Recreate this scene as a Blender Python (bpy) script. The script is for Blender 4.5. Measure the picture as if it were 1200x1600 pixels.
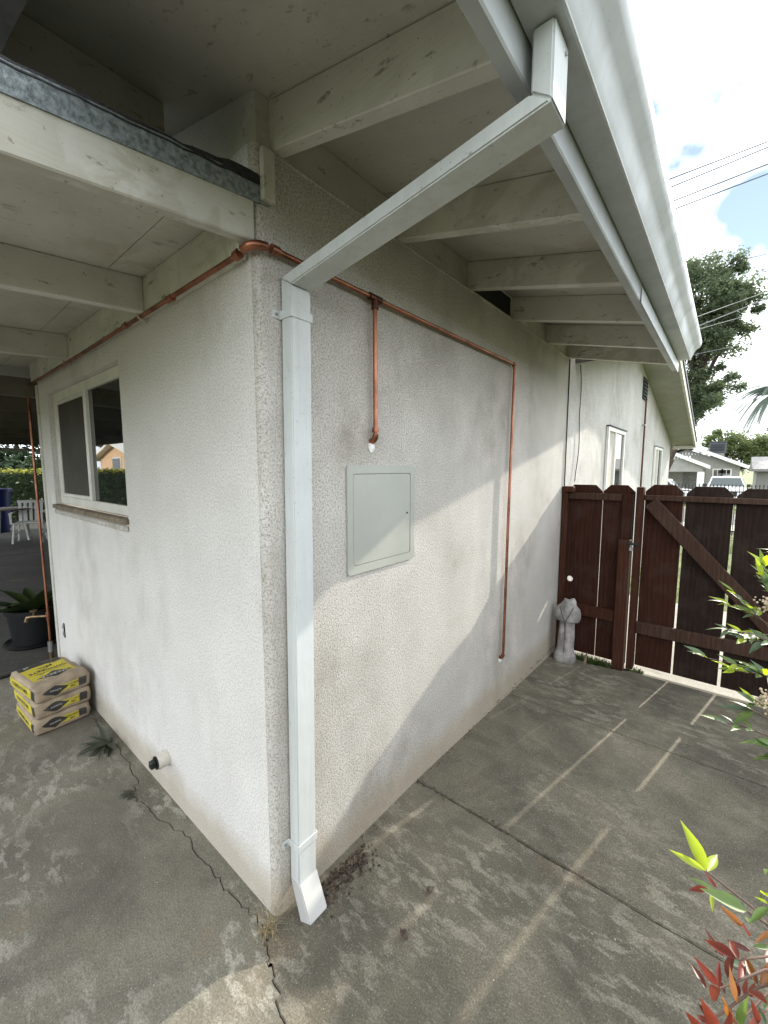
import bpy, bmesh, math, random
from mathutils import Vector, Matrix, noise
random.seed(7)
for o in list(bpy.data.objects): bpy.data.objects.remove(o)
S = bpy.context.scene
C = S.collection
R = math.radians

# ------------------------------------------------------------------ camera, sky, sun, exposure
cam = bpy.data.objects.new('camera', bpy.data.cameras.new('camera')); C.objects.link(cam)
CAM = Vector((1.1315, -0.757, 1.6)); PITCH, YAW, FPX = R(5.988), R(39.847), 641.8
cam.location = CAM
cam.rotation_euler = (math.pi/2 - PITCH, 0, YAW)
cam.data.sensor_fit = 'VERTICAL'; cam.data.sensor_height = 36; cam.data.lens = FPX/1600*36
cam.data.clip_start = 0.02; cam.data.clip_end = 2000
S.camera = cam

SUN_EL, SUN_AZ = R(24.0), R(10.4)          # azimuth from +Y towards +X
W = bpy.data.worlds.new('World'); S.world = W; W.use_nodes = True
nt = W.node_tree; nt.nodes.clear()
def wn(t, **k):
    n = nt.nodes.new(t)
    for a, b in k.items(): setattr(n, a, b)
    return n
sky = wn('ShaderNodeTexSky', sky_type='NISHITA', sun_disc=False, sun_elevation=SUN_EL, sun_rotation=SUN_AZ,
         air_density=1.0, dust_density=0.0, ozone_density=1.0)
tc = wn('ShaderNodeTexCoord')
sep = wn('ShaderNodeSeparateXYZ'); nt.links.new(tc.outputs['Generated'], sep.inputs[0])
mz = wn('ShaderNodeMath', operation='MAXIMUM'); nt.links.new(sep.outputs[2], mz.inputs[0]); mz.inputs[1].default_value = 0.0
az = wn('ShaderNodeMath', operation='ADD'); nt.links.new(mz.outputs[0], az.inputs[0]); az.inputs[1].default_value = 0.22
dv = wn('ShaderNodeVectorMath', operation='DIVIDE'); nt.links.new(tc.outputs['Generated'], dv.inputs[0])
cmb = wn('ShaderNodeCombineXYZ'); cmb.inputs[2].default_value = 1.0
nt.links.new(az.outputs[0], cmb.inputs[0]); nt.links.new(az.outputs[0], cmb.inputs[1]); nt.links.new(cmb.outputs[0], dv.inputs[1])
mp = wn('ShaderNodeMapping'); nt.links.new(dv.outputs[0], mp.inputs[0]); mp.inputs['Location'].default_value = (3.1, 1.7, 0.4)
cn = wn('ShaderNodeTexNoise'); cn.inputs['Scale'].default_value = 2.1; cn.inputs['Detail'].default_value = 7; cn.inputs['Roughness'].default_value = 0.55
nt.links.new(mp.outputs[0], cn.inputs['Vector'])
cr = wn('ShaderNodeValToRGB'); cr.color_ramp.elements[0].position = 0.30; cr.color_ramp.elements[1].position = 0.40
nt.links.new(cn.outputs[0], cr.inputs[0])
# openings in the cloud: a noisy threshold everywhere, a few larger blue gaps up the street
gap = None
for (gd, rad) in (((0.012, 0.916, 0.402), 0.085), ((-0.088, 0.855, 0.511), 0.042), ((-0.047, 0.834, 0.55), 0.030), ((-0.150, 0.811, 0.567), 0.050), ((-0.7, -0.5, 0.5), 0.10), ((-0.2, -0.8, 0.55), 0.09), ((0.8, 0.1, 0.6), 0.10)):
    n_ = Vector(gd).normalized()
    ds_ = wn('ShaderNodeVectorMath', operation='DISTANCE'); nt.links.new(tc.outputs['Generated'], ds_.inputs[0]); ds_.inputs[1].default_value = n_
    m_ = wn('ShaderNodeMath', operation='SUBTRACT'); m_.inputs[0].default_value = rad; nt.links.new(ds_.outputs['Value'], m_.inputs[1])
    if gap is None: gap = m_.outputs[0]
    else:
        x_ = wn('ShaderNodeMath', operation='MAXIMUM'); nt.links.new(gap, x_.inputs[0]); nt.links.new(m_.outputs[0], x_.inputs[1]); gap = x_.outputs[0]
gn = wn('ShaderNodeTexNoise'); gn.inputs['Scale'].default_value = 17; gn.inputs['Detail'].default_value = 4; nt.links.new(tc.outputs['Generated'], gn.inputs['Vector'])
g1 = wn('ShaderNodeMath', operation='MULTIPLY_ADD'); nt.links.new(gn.outputs[0], g1.inputs[0]); g1.inputs[1].default_value = 0.13; g1.inputs[2].default_value = -0.065
g2_ = wn('ShaderNodeMath', operation='ADD'); nt.links.new(g1.outputs[0], g2_.inputs[0]); nt.links.new(gap, g2_.inputs[1])
g3 = wn('ShaderNodeMapRange'); nt.links.new(g2_.outputs[0], g3.inputs[0]); g3.inputs[1].default_value = -0.016; g3.inputs[2].default_value = 0.040; g3.inputs[3].default_value = 1.0; g3.inputs[4].default_value = 0.12
g4 = wn('ShaderNodeMath', operation='MULTIPLY'); nt.links.new(g3.outputs[0], g4.inputs[0]); nt.links.new(cr.outputs[0], g4.inputs[1])
bg1 = wn('ShaderNodeBackground'); bg1.inputs[1].default_value = 0.06; nt.links.new(sky.outputs[0], bg1.inputs[0])
bg2 = wn('ShaderNodeBackground'); bg2.inputs[0].default_value = (0.91, 0.955, 1.0, 1); bg2.inputs[1].default_value = 1.15
mx = wn('ShaderNodeMixShader'); nt.links.new(g4.outputs[0], mx.inputs[0]); nt.links.new(bg1.outputs[0], mx.inputs[1]); nt.links.new(bg2.outputs[0], mx.inputs[2])
wo = wn('ShaderNodeOutputWorld'); nt.links.new(mx.outputs[0], wo.inputs[0])

sl = bpy.data.lights.new('sun', 'SUN'); sl.energy = 2.8; sl.angle = R(0.6); sl.color = (1.0, 0.93, 0.80)
so = bpy.data.objects.new('sun', sl); C.objects.link(so)
sd = Vector((math.sin(SUN_AZ)*math.cos(SUN_EL), math.cos(SUN_AZ)*math.cos(SUN_EL), math.sin(SUN_EL)))
so.rotation_euler = sd.to_track_quat('Z', 'Y').to_euler(); so.location = sd*50
S.view_settings.view_transform = 'Standard'; S.view_settings.look = 'None'
S.view_settings.exposure = 1.42; S.view_settings.gamma = 1.0
S.view_settings.use_curve_mapping = False

# ------------------------------------------------------------------ material helpers
class NT:
    def __init__(s, name):
        s.m = bpy.data.materials.new(name); s.m.use_nodes = True; s.t = s.m.node_tree; s.t.nodes.clear()
        s.o = s.n('ShaderNodeOutputMaterial'); s.b = s.n('ShaderNodeBsdfPrincipled'); s.l(s.b.outputs[0], s.o.inputs[0])
        s.pos = s.n('ShaderNodeNewGeometry').outputs['Position']
    def n(s, t, **k):
        x = s.t.nodes.new(t)
        for a, b in k.items(): setattr(x, a, b)
        return x
    def l(s, a, b): s.t.links.new(a, b)
    def set(s, **k):
        for a, b in k.items():
            i = s.b.inputs[a.replace('_', ' ')]
            if hasattr(b, 'links') or isinstance(b, bpy.types.NodeSocket): s.l(b, i)
            else: i.default_value = b
    def map(s, scale=(1,1,1), rot=(0,0,0), src=None, loc=(0,0,0)):
        m = s.n('ShaderNodeMapping'); s.l(src or s.pos, m.inputs[0])
        m.inputs['Scale'].default_value = scale; m.inputs['Rotation'].default_value = rot; m.inputs['Location'].default_value = loc
        return m.outputs[0]
    def noise(s, scale, detail=3, rough=0.5, vec=None, dist=0.0):
        x = s.n('ShaderNodeTexNoise'); x.inputs['Scale'].default_value = scale; x.inputs['Detail'].default_value = detail
        x.inputs['Roughness'].default_value = rough; x.inputs['Distortion'].default_value = dist
        s.l(vec or s.pos, x.inputs['Vector']); return x.outputs[0]
    def vor(s, scale, vec=None, feature='F1'):
        x = s.n('ShaderNodeTexVoronoi', feature=feature); x.inputs['Scale'].default_value = scale
        s.l(vec or s.pos, x.inputs['Vector']); return x.outputs[0]
    def ramp(s, f, a, b, ca=(0,0,0,1), cb=(1,1,1,1)):
        x = s.n('ShaderNodeValToRGB'); e = x.color_ramp.elements
        e[0].position = a; e[1].position = b; e[0].color = ca; e[1].color = cb; s.l(f, x.inputs[0]); return x.outputs[0]
    def mix(s, f, a, b, mode='MIX'):
        x = s.n('ShaderNodeMix', data_type='RGBA', blend_type=mode)
        for v, i in ((f, 0), (a, 6), (b, 7)):
            if isinstance(v, bpy.types.NodeSocket): s.l(v, x.inputs[i])
            else: x.inputs[i].default_value = v if i == 0 else (*v[:3], 1)
        return x.outputs[2]
    def math(s, op, a, b=0.0):
        x = s.n('ShaderNodeMath', operation=op)
        for v, i in ((a, 0), (b, 1)):
            if isinstance(v, bpy.types.NodeSocket): s.l(v, x.inputs[i])
            else: x.inputs[i].default_value = v
        return x.outputs[0]
    def bump(s, h, strength=0.4, dist=0.01, nrm=None):
        x = s.n('ShaderNodeBump'); x.inputs['Strength'].default_value = strength; x.inputs['Distance'].default_value = dist
        s.l(h, x.inputs['Height'])
        if nrm: s.l(nrm, x.inputs['Normal'])
        return x.outputs[0]
    def rnd(s): return s.n('ShaderNodeObjectInfo').outputs['Random']
    def z(s):
        x = s.n('ShaderNodeSeparateXYZ'); s.l(s.pos, x.inputs[0]); return x.outputs[2]
    def xyz(s):
        x = s.n('ShaderNodeSeparateXYZ'); s.l(s.pos, x.inputs[0]); return x.outputs

def simple(name, col, rough=0.6, metal=0.0, var=0.12, scale=9.0, bump=0.0, bscale=60, spec=0.5):
    k = NT(name); f = k.noise(scale, 5, 0.6)
    d = tuple(max(0, c*(1-var*2.2)) for c in col); u = tuple(min(1, c*(1+var)) for c in col)
    c = k.mix(k.ramp(f, 0.3, 0.7), d, u)
    k.set(Base_Color=c, Roughness=rough, Metallic=metal)
    k.b.inputs['Specular IOR Level'].default_value = spec
    if bump: k.set(Normal=k.bump(k.noise(bscale, 4, 0.6), bump, 0.01))
    return k.m

def stucco(name, col, grime=0.35):
    k = NT(name)
    n2 = k.noise(130, 3, 0.74); n3 = k.noise(300, 2, 0.6)
    h = k.math('ADD', n2, k.math('MULTIPLY', n3, 0.5))
    pits = k.ramp(k.math('ADD', k.math('MULTIPLY', n2, 0.55), k.math('MULTIPLY', n3, 0.45)), 0.38, 0.54)
    mott = k.ramp(k.noise(2.3, 6, 0.62), 0.35, 0.70)
    streak = k.ramp(k.noise(6.5, 5, 0.6, k.map((1, 1, 0.16))), 0.42, 0.75)
    c = k.mix(mott, tuple(x*(1-0.32*grime) for x in col), col)
    c = k.mix(k.math('MULTIPLY', streak, 0.25*grime), c, (0.45, 0.42, 0.36))
    c = k.mix(k.math('MULTIPLY', k.math('SUBTRACT', 1.0, pits), 0.30+1.0*grime), c, (0.235, 0.205, 0.165))
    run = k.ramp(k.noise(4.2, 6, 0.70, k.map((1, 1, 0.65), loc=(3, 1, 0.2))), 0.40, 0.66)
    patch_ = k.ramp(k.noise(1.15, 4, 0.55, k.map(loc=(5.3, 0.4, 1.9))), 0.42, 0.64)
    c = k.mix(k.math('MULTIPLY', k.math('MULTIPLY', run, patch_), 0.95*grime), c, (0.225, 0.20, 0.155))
    # splashed soil along the foot of the wall
    zz = k.math('ADD', k.z(), k.math('MULTIPLY', k.noise(7, 5, 0.65), -0.16))
    foot = k.ramp(zz, -0.13, 0.12, (1, 1, 1, 1), (0, 0, 0, 1))
    c = k.mix(k.math('MULTIPLY', foot, 0.55), c, (0.36, 0.29, 0.19))
    k.set(Base_Color=c, Roughness=0.92, Normal=k.bump(h, 0.7, 0.004))
    k.b.inputs['Specular IOR Level'].default_value = 0.2
    return k.m

def painted_wood(name, col, axis='X', peel=0.5, spec=0.35):
    k = NT(name)
    st = {'X': (1.2, 26, 26), 'Y': (26, 1.2, 26), 'Z': (26, 26, 1.2)}[axis]
    g = k.noise(3.2, 6, 0.65, k.map(st)); st2 = tuple(4.5 if v == 26 else 1.6 for v in st)
    fl = k.ramp(k.noise(5.0, 7, 0.72, k.map(st2)), 0.60, 0.65)
    dirt = k.ramp(k.noise(3.5, 6, 0.6), 0.35, 0.72)
    c = k.mix(dirt, tuple(x*0.80 for x in col), col)
    c = k.mix(k.math('MULTIPLY', k.rnd(), 0.12), c, (0.45, 0.43, 0.36))
    c = k.mix(k.math('MULTIPLY', k.ramp(g, 0.55, 0.75), 0.16), c, (0.38, 0.35, 0.27))
    ws = k.ramp(k.noise(4.5, 4, 0.6, k.map((1, 1, 1), loc=(1, 5, 2)), 1.6), 0.47, 0.56)
    ws2 = k.ramp(k.noise(1.7, 3, 0.5, k.map(loc=(6, 2, 4))), 0.45, 0.62)
    c = k.mix(k.math('MULTIPLY', k.math('MULTIPLY', ws, ws2), 0.32), c, (0.27, 0.225, 0.14))
    sp_ = k.ramp(k.noise(55, 3, 0.6), 0.66, 0.70)
    c = k.mix(k.math('MULTIPLY', sp_, 0.5), c, (0.12, 0.10, 0.07))
    c = k.mix(k.math('MULTIPLY', fl, peel), c, (0.13, 0.105, 0.075))
    k.set(Base_Color=c, Roughness=0.62, Normal=k.bump(g, 0.35, 0.004))
    k.b.inputs['Specular IOR Level'].default_value = spec
    return k.m

def stained_wood(name, a, b):
    k = NT(name); r = k.rnd()
    v = k.n('ShaderNodeVectorMath', operation='ADD'); k.l(k.pos, v.inputs[0])
    cx = k.n('ShaderNodeCombineXYZ'); k.l(k.math('MULTIPLY', r, 37.0), cx.inputs[0]); k.l(k.math('MULTIPLY', r, 19.0), cx.inputs[2]); k.l(cx.outputs[0], v.inputs[1])
    tcg = v.outputs[0]
    wv = k.n('ShaderNodeTexWave', wave_type='BANDS', bands_direction='X'); wv.inputs['Scale'].default_value = 9
    wv.inputs['Distortion'].default_value = 9; wv.inputs['Detail'].default_value = 3; wv.inputs['Detail Scale'].default_value = 1.4
    k.l(k.map((1, 1, 0.10), src=tcg), wv.inputs['Vector'])
    g = k.noise(22, 6, 0.65, k.map((3, 3, 0.22), src=tcg))
    c = k.mix(k.math('MULTIPLY', wv.outputs[0], 0.55), a, b)
    c = k.mix(k.ramp(g, 0.40, 0.72), c, tuple(x*0.42 for x in a))
    c = k.mix(k.math('MULTIPLY', r, 0.45), c, tuple(x*0.55 for x in a))
    gr = k.ramp(k.noise(6, 5, 0.6), 0.5, 0.78)
    c = k.mix(k.math('MULTIPLY', gr, 0.18), c, (0.12, 0.10, 0.085))
    k.set(Base_Color=c, Roughness=0.72, Normal=k.bump(k.math('ADD', g, wv.outputs[0]), 0.35, 0.004))
    k.b.inputs['Specular IOR Level'].default_value = 0.12
    return k.m

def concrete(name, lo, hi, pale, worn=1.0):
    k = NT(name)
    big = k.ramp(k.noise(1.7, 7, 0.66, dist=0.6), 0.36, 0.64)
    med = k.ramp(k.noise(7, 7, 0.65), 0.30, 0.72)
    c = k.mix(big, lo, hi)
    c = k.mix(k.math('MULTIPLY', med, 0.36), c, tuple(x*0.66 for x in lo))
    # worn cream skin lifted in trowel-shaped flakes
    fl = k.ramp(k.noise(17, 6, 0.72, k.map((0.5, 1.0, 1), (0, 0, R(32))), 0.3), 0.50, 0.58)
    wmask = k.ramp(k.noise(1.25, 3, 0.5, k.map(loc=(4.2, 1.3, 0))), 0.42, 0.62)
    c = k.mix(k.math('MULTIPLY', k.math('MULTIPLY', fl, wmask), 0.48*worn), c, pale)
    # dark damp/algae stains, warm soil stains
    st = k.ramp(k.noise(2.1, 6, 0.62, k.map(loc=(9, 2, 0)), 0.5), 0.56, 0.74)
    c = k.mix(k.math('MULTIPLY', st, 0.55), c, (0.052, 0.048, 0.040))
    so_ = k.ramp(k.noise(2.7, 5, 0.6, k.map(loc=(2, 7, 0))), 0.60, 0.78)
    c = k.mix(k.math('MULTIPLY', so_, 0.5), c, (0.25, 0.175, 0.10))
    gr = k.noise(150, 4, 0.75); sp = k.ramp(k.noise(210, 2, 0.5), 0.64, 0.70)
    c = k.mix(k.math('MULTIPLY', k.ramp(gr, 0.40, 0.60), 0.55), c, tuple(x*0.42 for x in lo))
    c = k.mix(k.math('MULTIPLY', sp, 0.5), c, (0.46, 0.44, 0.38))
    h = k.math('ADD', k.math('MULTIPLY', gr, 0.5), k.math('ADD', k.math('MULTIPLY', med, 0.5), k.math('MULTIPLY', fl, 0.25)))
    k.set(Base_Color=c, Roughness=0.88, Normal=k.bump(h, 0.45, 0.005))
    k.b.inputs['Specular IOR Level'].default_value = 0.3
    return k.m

def dirty_metal(name, col, rough=0.42):
    k = NT(name)
    st = k.ramp(k.noise(9, 6, 0.7, k.map((2.2, 2.2, 0.14))), 0.46, 0.72); sp = k.ramp(k.noise(70, 4, 0.7), 0.62, 0.68); bl = k.ramp(k.noise(5, 5, 0.6), 0.4, 0.7)
    c = k.mix(k.math('MULTIPLY', bl, 0.35), col, tuple(x*0.78 for x in col))
    c = k.mix(k.math('MULTIPLY', st, 0.30), c, (0.32, 0.30, 0.24))
    c = k.mix(k.math('MULTIPLY', k.math('MULTIPLY', sp, bl), 0.7), c, (0.12, 0.10, 0.07))
    k.set(Base_Color=c, Roughness=k.math('ADD', rough, k.math('MULTIPLY', bl, 0.25)), Normal=k.bump(k.noise(3.5, 3, 0.5), 0.25, 0.012)); return k.m

def leafmat(name, col, rim=None, trans=0.35, rough=0.42, var=0.35):
    k = NT(name); r = k.rnd(); f = k.noise(30, 4, 0.6)
    c = k.mix(k.math('MULTIPLY', r, var), col, tuple(x*0.45 for x in col))
    if rim: c = k.mix(k.ramp(f, 0.42, 0.66), c, rim)
    k.set(Base_Color=c, Roughness=rough)
    tr = k.n('ShaderNodeBsdfTranslucent'); k.l(k.mix(0.5, c, (min(1, col[0]*1.6), min(1, col[1]*1.5), col[2]*0.7)), tr.inputs[0])
    ms = k.n('ShaderNodeMixShader'); ms.inputs[0].default_value = trans
    k.l(k.b.outputs[0], ms.inputs[1]); k.l(tr.outputs[0], ms.inputs[2]); k.l(ms.outputs[0], k.o.inputs[0])
    return k.m

def foliage(name, a, b, trans=0.3):
    k = NT(name)
    c = k.mix(k.ramp(k.noise(0.9, 4, 0.6), 0.3, 0.7), a, b)
    c = k.mix(k.ramp(k.noise(14, 2, 0.5), 0.35, 0.7), c, tuple(x*0.55 for x in a))
    k.set(Base_Color=c, Roughness=0.5)
    tr = k.n('ShaderNodeBsdfTranslucent'); k.l(c, tr.inputs[0])
    ms = k.n('ShaderNodeMixShader'); ms.inputs[0].default_value = trans
    k.l(k.b.outputs[0], ms.inputs[1]); k.l(tr.outputs[0], ms.inputs[2]); k.l(ms.outputs[0], k.o.inputs[0])
    return k.m

def glass(name, col=(0.012, 0.014, 0.013), ior=1.95, rough=0.015):
    k = NT(name); k.set(Base_Color=(*col, 1), Roughness=rough, IOR=ior)
    k.set(Normal=k.bump(k.noise(1.3, 2, 0.5), 0.03, 0.02)); return k.m

def copper_mat(name):
    k = NT(name); f = k.noise(9, 6, 0.65); f2 = k.noise(60, 3, 0.6)
    c = k.mix(k.ramp(f, 0.42, 0.72), (0.44, 0.195, 0.12), (0.13, 0.055, 0.035))
    k.set(Base_Color=c, Metallic=1.0, Roughness=k.math('ADD', 0.30, k.math('MULTIPLY', f2, 0.25))); return k.m

M = {}
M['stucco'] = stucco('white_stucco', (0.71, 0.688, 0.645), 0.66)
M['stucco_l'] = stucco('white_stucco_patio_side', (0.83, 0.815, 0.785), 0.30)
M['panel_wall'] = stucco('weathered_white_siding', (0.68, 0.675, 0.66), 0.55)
M['wood_x'] = painted_wood('white_painted_rafter', (0.64, 0.63, 0.56), 'X', 0.75)
M['wood_y'] = painted_wood('white_painted_board', (0.64, 0.635, 0.575), 'Y', 0.6)
M['ply'] = painted_wood('painted_plywood', (0.58, 0.57, 0.50), 'Y', 0.4)
M['ply_x'] = painted_wood('painted_plywood_soffit', (0.53, 0.52, 0.455), 'X', 0.5)
M['ply_dk'] = painted_wood('painted_shade_boards', (0.15, 0.14, 0.115), 'Y', 0.3)  # shade of the far patio put into the board colour
M['soff_grey'] = painted_wood('weathered_soffit', (0.36, 0.355, 0.33), 'X', 0.4)
M['gutter'] = dirty_metal('painted_gutter_metal', (0.50, 0.53, 0.54), 0.34)
M['fascia'] = simple('fascia_paint', (0.43, 0.455, 0.465), 0.5, 0.0, 0.08, 6)
M['spout'] = dirty_metal('downspout_paint', (0.59, 0.62, 0.615))
M['spout_new'] = simple('downspout_paint_clean', (0.44, 0.44, 0.425), 0.42, 0.0, 0.02, 5)
M['galv'] = simple('galvanised_flashing', (0.27, 0.31, 0.33), 0.6, 0.2, 0.30, 75, 0.3, 120)
M['felt'] = simple('roofing_felt', (0.035, 0.036, 0.04), 0.9, 0, 0.3, 30, 0.6, 90)
M['trim_dark'] = simple('aged_trim', (0.20, 0.195, 0.18), 0.7, 0, 0.2, 8)
M['shingle'] = simple('roof_shingle', (0.12, 0.11, 0.10), 0.9, 0, 0.3, 20, 0.5, 60)
M['copper'] = copper_mat('copper')
M['copper_dark'] = simple('soldered_copper', (0.13, 0.055, 0.035), 0.4, 0.85, 0.3, 30)
M['brass'] = simple('aged_brass', (0.30, 0.21, 0.12), 0.38, 0.9, 0.3, 40)
M['steel'] = simple('zinc_steel', (0.45, 0.45, 0.44), 0.4, 0.9, 0.15, 20)
M['black_iron'] = simple('black_iron', (0.02, 0.02, 0.022), 0.5, 0.3, 0.2, 20)
M['panel'] = simple('panel_enamel', (0.40, 0.415, 0.37), 0.42, 0, 0.05, 3)
M['vinyl'] = simple('white_vinyl', (0.74, 0.73, 0.67), 0.4, 0, 0.06, 8)
M['sill'] = simple('dusty_sill', (0.22, 0.18, 0.125), 0.85, 0, 0.2, 20, 0.3, 60)
M['glass'] = glass('window_glass')
M['screen'] = simple('insect_screen', (0.045, 0.040, 0.030), 0.75, 0, 0.15, 6)
M['blind'] = simple('pale_blind', (0.42, 0.40, 0.35), 0.8, 0, 0.05, 6)
M['dark'] = simple('dark_mesh', (0.02, 0.021, 0.023), 0.85, 0, 0.3, 60)
M['mortar'] = simple('patch_plaster', (0.86, 0.86, 0.84), 0.9, 0, 0.06, 40, 0.5, 120)
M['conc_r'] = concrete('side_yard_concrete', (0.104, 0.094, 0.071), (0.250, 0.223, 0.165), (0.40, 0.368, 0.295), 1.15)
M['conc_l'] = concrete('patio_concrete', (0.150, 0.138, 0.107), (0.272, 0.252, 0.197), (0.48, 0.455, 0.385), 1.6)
M['conc_dk'] = concrete('painted_shade_concrete', (0.06, 0.058, 0.052), (0.095, 0.09, 0.08), (0.13, 0.125, 0.11), 0.6)  # deep patio shade put into a darker slab colour
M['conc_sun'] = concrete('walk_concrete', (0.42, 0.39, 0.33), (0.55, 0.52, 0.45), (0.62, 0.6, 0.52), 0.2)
M['soil'] = simple('dark_soil', (0.045, 0.038, 0.03), 0.95, 0, 0.4, 40, 0.8, 90)
M['jdirt'] = simple('joint_dirt', (0.085, 0.074, 0.056), 0.95, 0, 0.45, 25, 0.8, 90)
M['lawn'] = simple('lawn_ground', (0.12, 0.145, 0.040), 0.95, 0, 0.35, 3, 0.6, 30)
M['asphalt'] = simple('asphalt', (0.055, 0.055, 0.056), 0.9, 0, 0.2, 20, 0.4, 80)
M['fence'] = stained_wood('dark_stained_boards', (0.060, 0.0215, 0.0130), (0.022, 0.0085, 0.0058))
M['fence_w'] = stained_wood('weathered_stained_rail', (0.078, 0.044, 0.031), (0.040, 0.022, 0.0155))
M['fence_r'] = stained_wood('reddish_stained_post', (0.080, 0.031, 0.0185), (0.044, 0.0165, 0.0102))
M['fence_d'] = stained_wood('grey_brown_boards', (0.034, 0.0205, 0.0158), (0.0145, 0.0095, 0.0078))
M['cast'] = simple('cast_cement', (0.36, 0.345, 0.325), 0.9, 0, 0.25, 14, 0.5, 130)
M['cast_dk'] = simple('cast_cement_grimy', (0.13, 0.12, 0.12), 0.9, 0, 0.2, 20)
M['bag'] = simple('kraft_paper', (0.36, 0.285, 0.20), 0.8, 0, 0.16, 16, 0.6, 24)
M['bag_y'] = simple('yellow_print', (0.56, 0.47, 0.045), 0.6, 0, 0.08, 12)
M['bag_k'] = simple('black_print', (0.045, 0.042, 0.038), 0.6, 0, 0.2, 20)
M['bag_w'] = simple('pale_print', (0.42, 0.41, 0.37), 0.6, 0, 0.05, 20)
M['pvc'] = simple('pvc', (0.62, 0.58, 0.51), 0.5, 0, 0.1, 20)
M['black_pl'] = simple('black_plastic', (0.009, 0.0095, 0.0105), 0.45, 0, 0.15, 20)
M['white_pl'] = simple('white_plastic', (0.60, 0.60, 0.58), 0.45, 0, 0.06, 10)
M['brown_top'] = simple('brown_table_top', (0.16, 0.13, 0.10), 0.7, 0, 0.2, 10)
M['blue_pl'] = simple('blue_plastic', (0.006, 0.016, 0.10), 0.4, 0, 0.1, 10)
M['house_grey'] = simple('grey_siding', (0.33, 0.32, 0.30), 0.8, 0, 0.06, 2)
M['peach'] = simple('peach_stucco', (0.72, 0.50, 0.32), 0.85, 0, 0.05, 3)
M['white_trim'] = simple('white_trim', (0.80, 0.80, 0.78), 0.5, 0, 0.03, 3)
M['roof_grey'] = simple('grey_shingles', (0.28, 0.27, 0.26), 0.9, 0, 0.15, 6)
M['ac'] = simple('cooler_metal', (0.07, 0.085, 0.10), 0.6, 0, 0.1, 4)
M['carpaint'] = simple('white_car_paint', (0.80, 0.80, 0.79), 0.25, 0, 0.02, 3)
M['carglass'] = glass('car_glass', (0.03, 0.045, 0.045), 1.6, 0.05)
M['lamp'] = simple('headlight_lens', (0.6, 0.6, 0.6), 0.15, 0.3, 0.05, 5)
M['rubber'] = simple('rubber', (0.02, 0.02, 0.02), 0.8, 0, 0.1, 9)
M['bark'] = simple('bark', (0.085, 0.068, 0.05), 0.95, 0, 0.35, 8, 0.8, 18)
M['tree'] = foliage('tree_leaves', (0.135, 0.18, 0.10), (0.19, 0.235, 0.12), 0.6)
M['tree2'] = foliage('bush_leaves', (0.15, 0.20, 0.07), (0.22, 0.26, 0.10), 0.55)
M['palm'] = foliage('palm_leaves', (0.14, 0.19, 0.16), (0.19, 0.24, 0.18), 0.3)
M['hedge'] = foliage('hedge_leaves', (0.035, 0.055, 0.014), (0.065, 0.09, 0.018), 0.3)  # darkened leaf tone; shade of the hedge front put into the colour
M['hedge_sun'] = foliage('sun_yellow_hedge_tips', (0.40, 0.40, 0.04), (0.52, 0.48, 0.07), 0.4)  # sunlight on the hedge top put into a yellow leaf colour
M['darktree'] = foliage('conifer_leaves', (0.030, 0.062, 0.026), (0.055, 0.09, 0.035), 0.2)
M['grass'] = foliage('grass_blades', (0.08, 0.14, 0.03), (0.14, 0.18, 0.04), 0.45)
M['straw'] = simple('dry_grass', (0.34, 0.27, 0.15), 0.8, 0, 0.3, 60)
M['litter'] = simple('dead_leaves', (0.105, 0.078, 0.055), 0.9, 0, 0.45, 70)
M['pebble'] = simple('pale_grit', (0.42, 0.40, 0.35), 0.9, 0, 0.2, 60)
M['weed'] = leafmat('weed_leaf', (0.042, 0.055, 0.032), (0.06, 0.06, 0.04), 0.15, 0.6, 0.6)
M['potleaf'] = leafmat('strap_leaf', (0.028, 0.055, 0.016), (0.05, 0.06, 0.018), 0.2)
M['n_green'] = leafmat('nandina_green', (0.11, 0.18, 0.045), (0.16, 0.23, 0.06), 0.4)
M['n_lime'] = leafmat('nandina_lime', (0.36, 0.46, 0.03), (0.40, 0.50, 0.05), 0.5, var=0.1)
M['n_dark'] = leafmat('nandina_dark', (0.07, 0.115, 0.06), (0.09, 0.14, 0.07), 0.3)
M['n_red'] = leafmat('nandina_red', (0.19, 0.034, 0.026), (0.27, 0.065, 0.035), 0.32, var=0.65)
M['n_dred'] = leafmat('nandina_dark_red', (0.09, 0.020, 0.017), (0.14, 0.036, 0.022), 0.25, var=0.6)
M['n_orange'] = leafmat('nandina_orange', (0.27, 0.10, 0.032), (0.33, 0.15, 0.045), 0.45, var=0.2)
M['n_stem'] = simple('nandina_stem', (0.10, 0.055, 0.035), 0.7, 0, 0.2, 30)
M['flower'] = simple('dried_flower', (0.50, 0.40, 0.27), 0.85, 0, 0.15, 60)
M['wire'] = simple('cable', (0.03, 0.03, 0.032), 0.6, 0, 0.1, 20)
M['wire_far'] = simple('weathered_cable', (0.05, 0.055, 0.06), 0.6, 0, 0.1, 20)
M['dirt_wood'] = simple('split_stake', (0.24, 0.19, 0.13), 0.85, 0, 0.2, 20)

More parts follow.
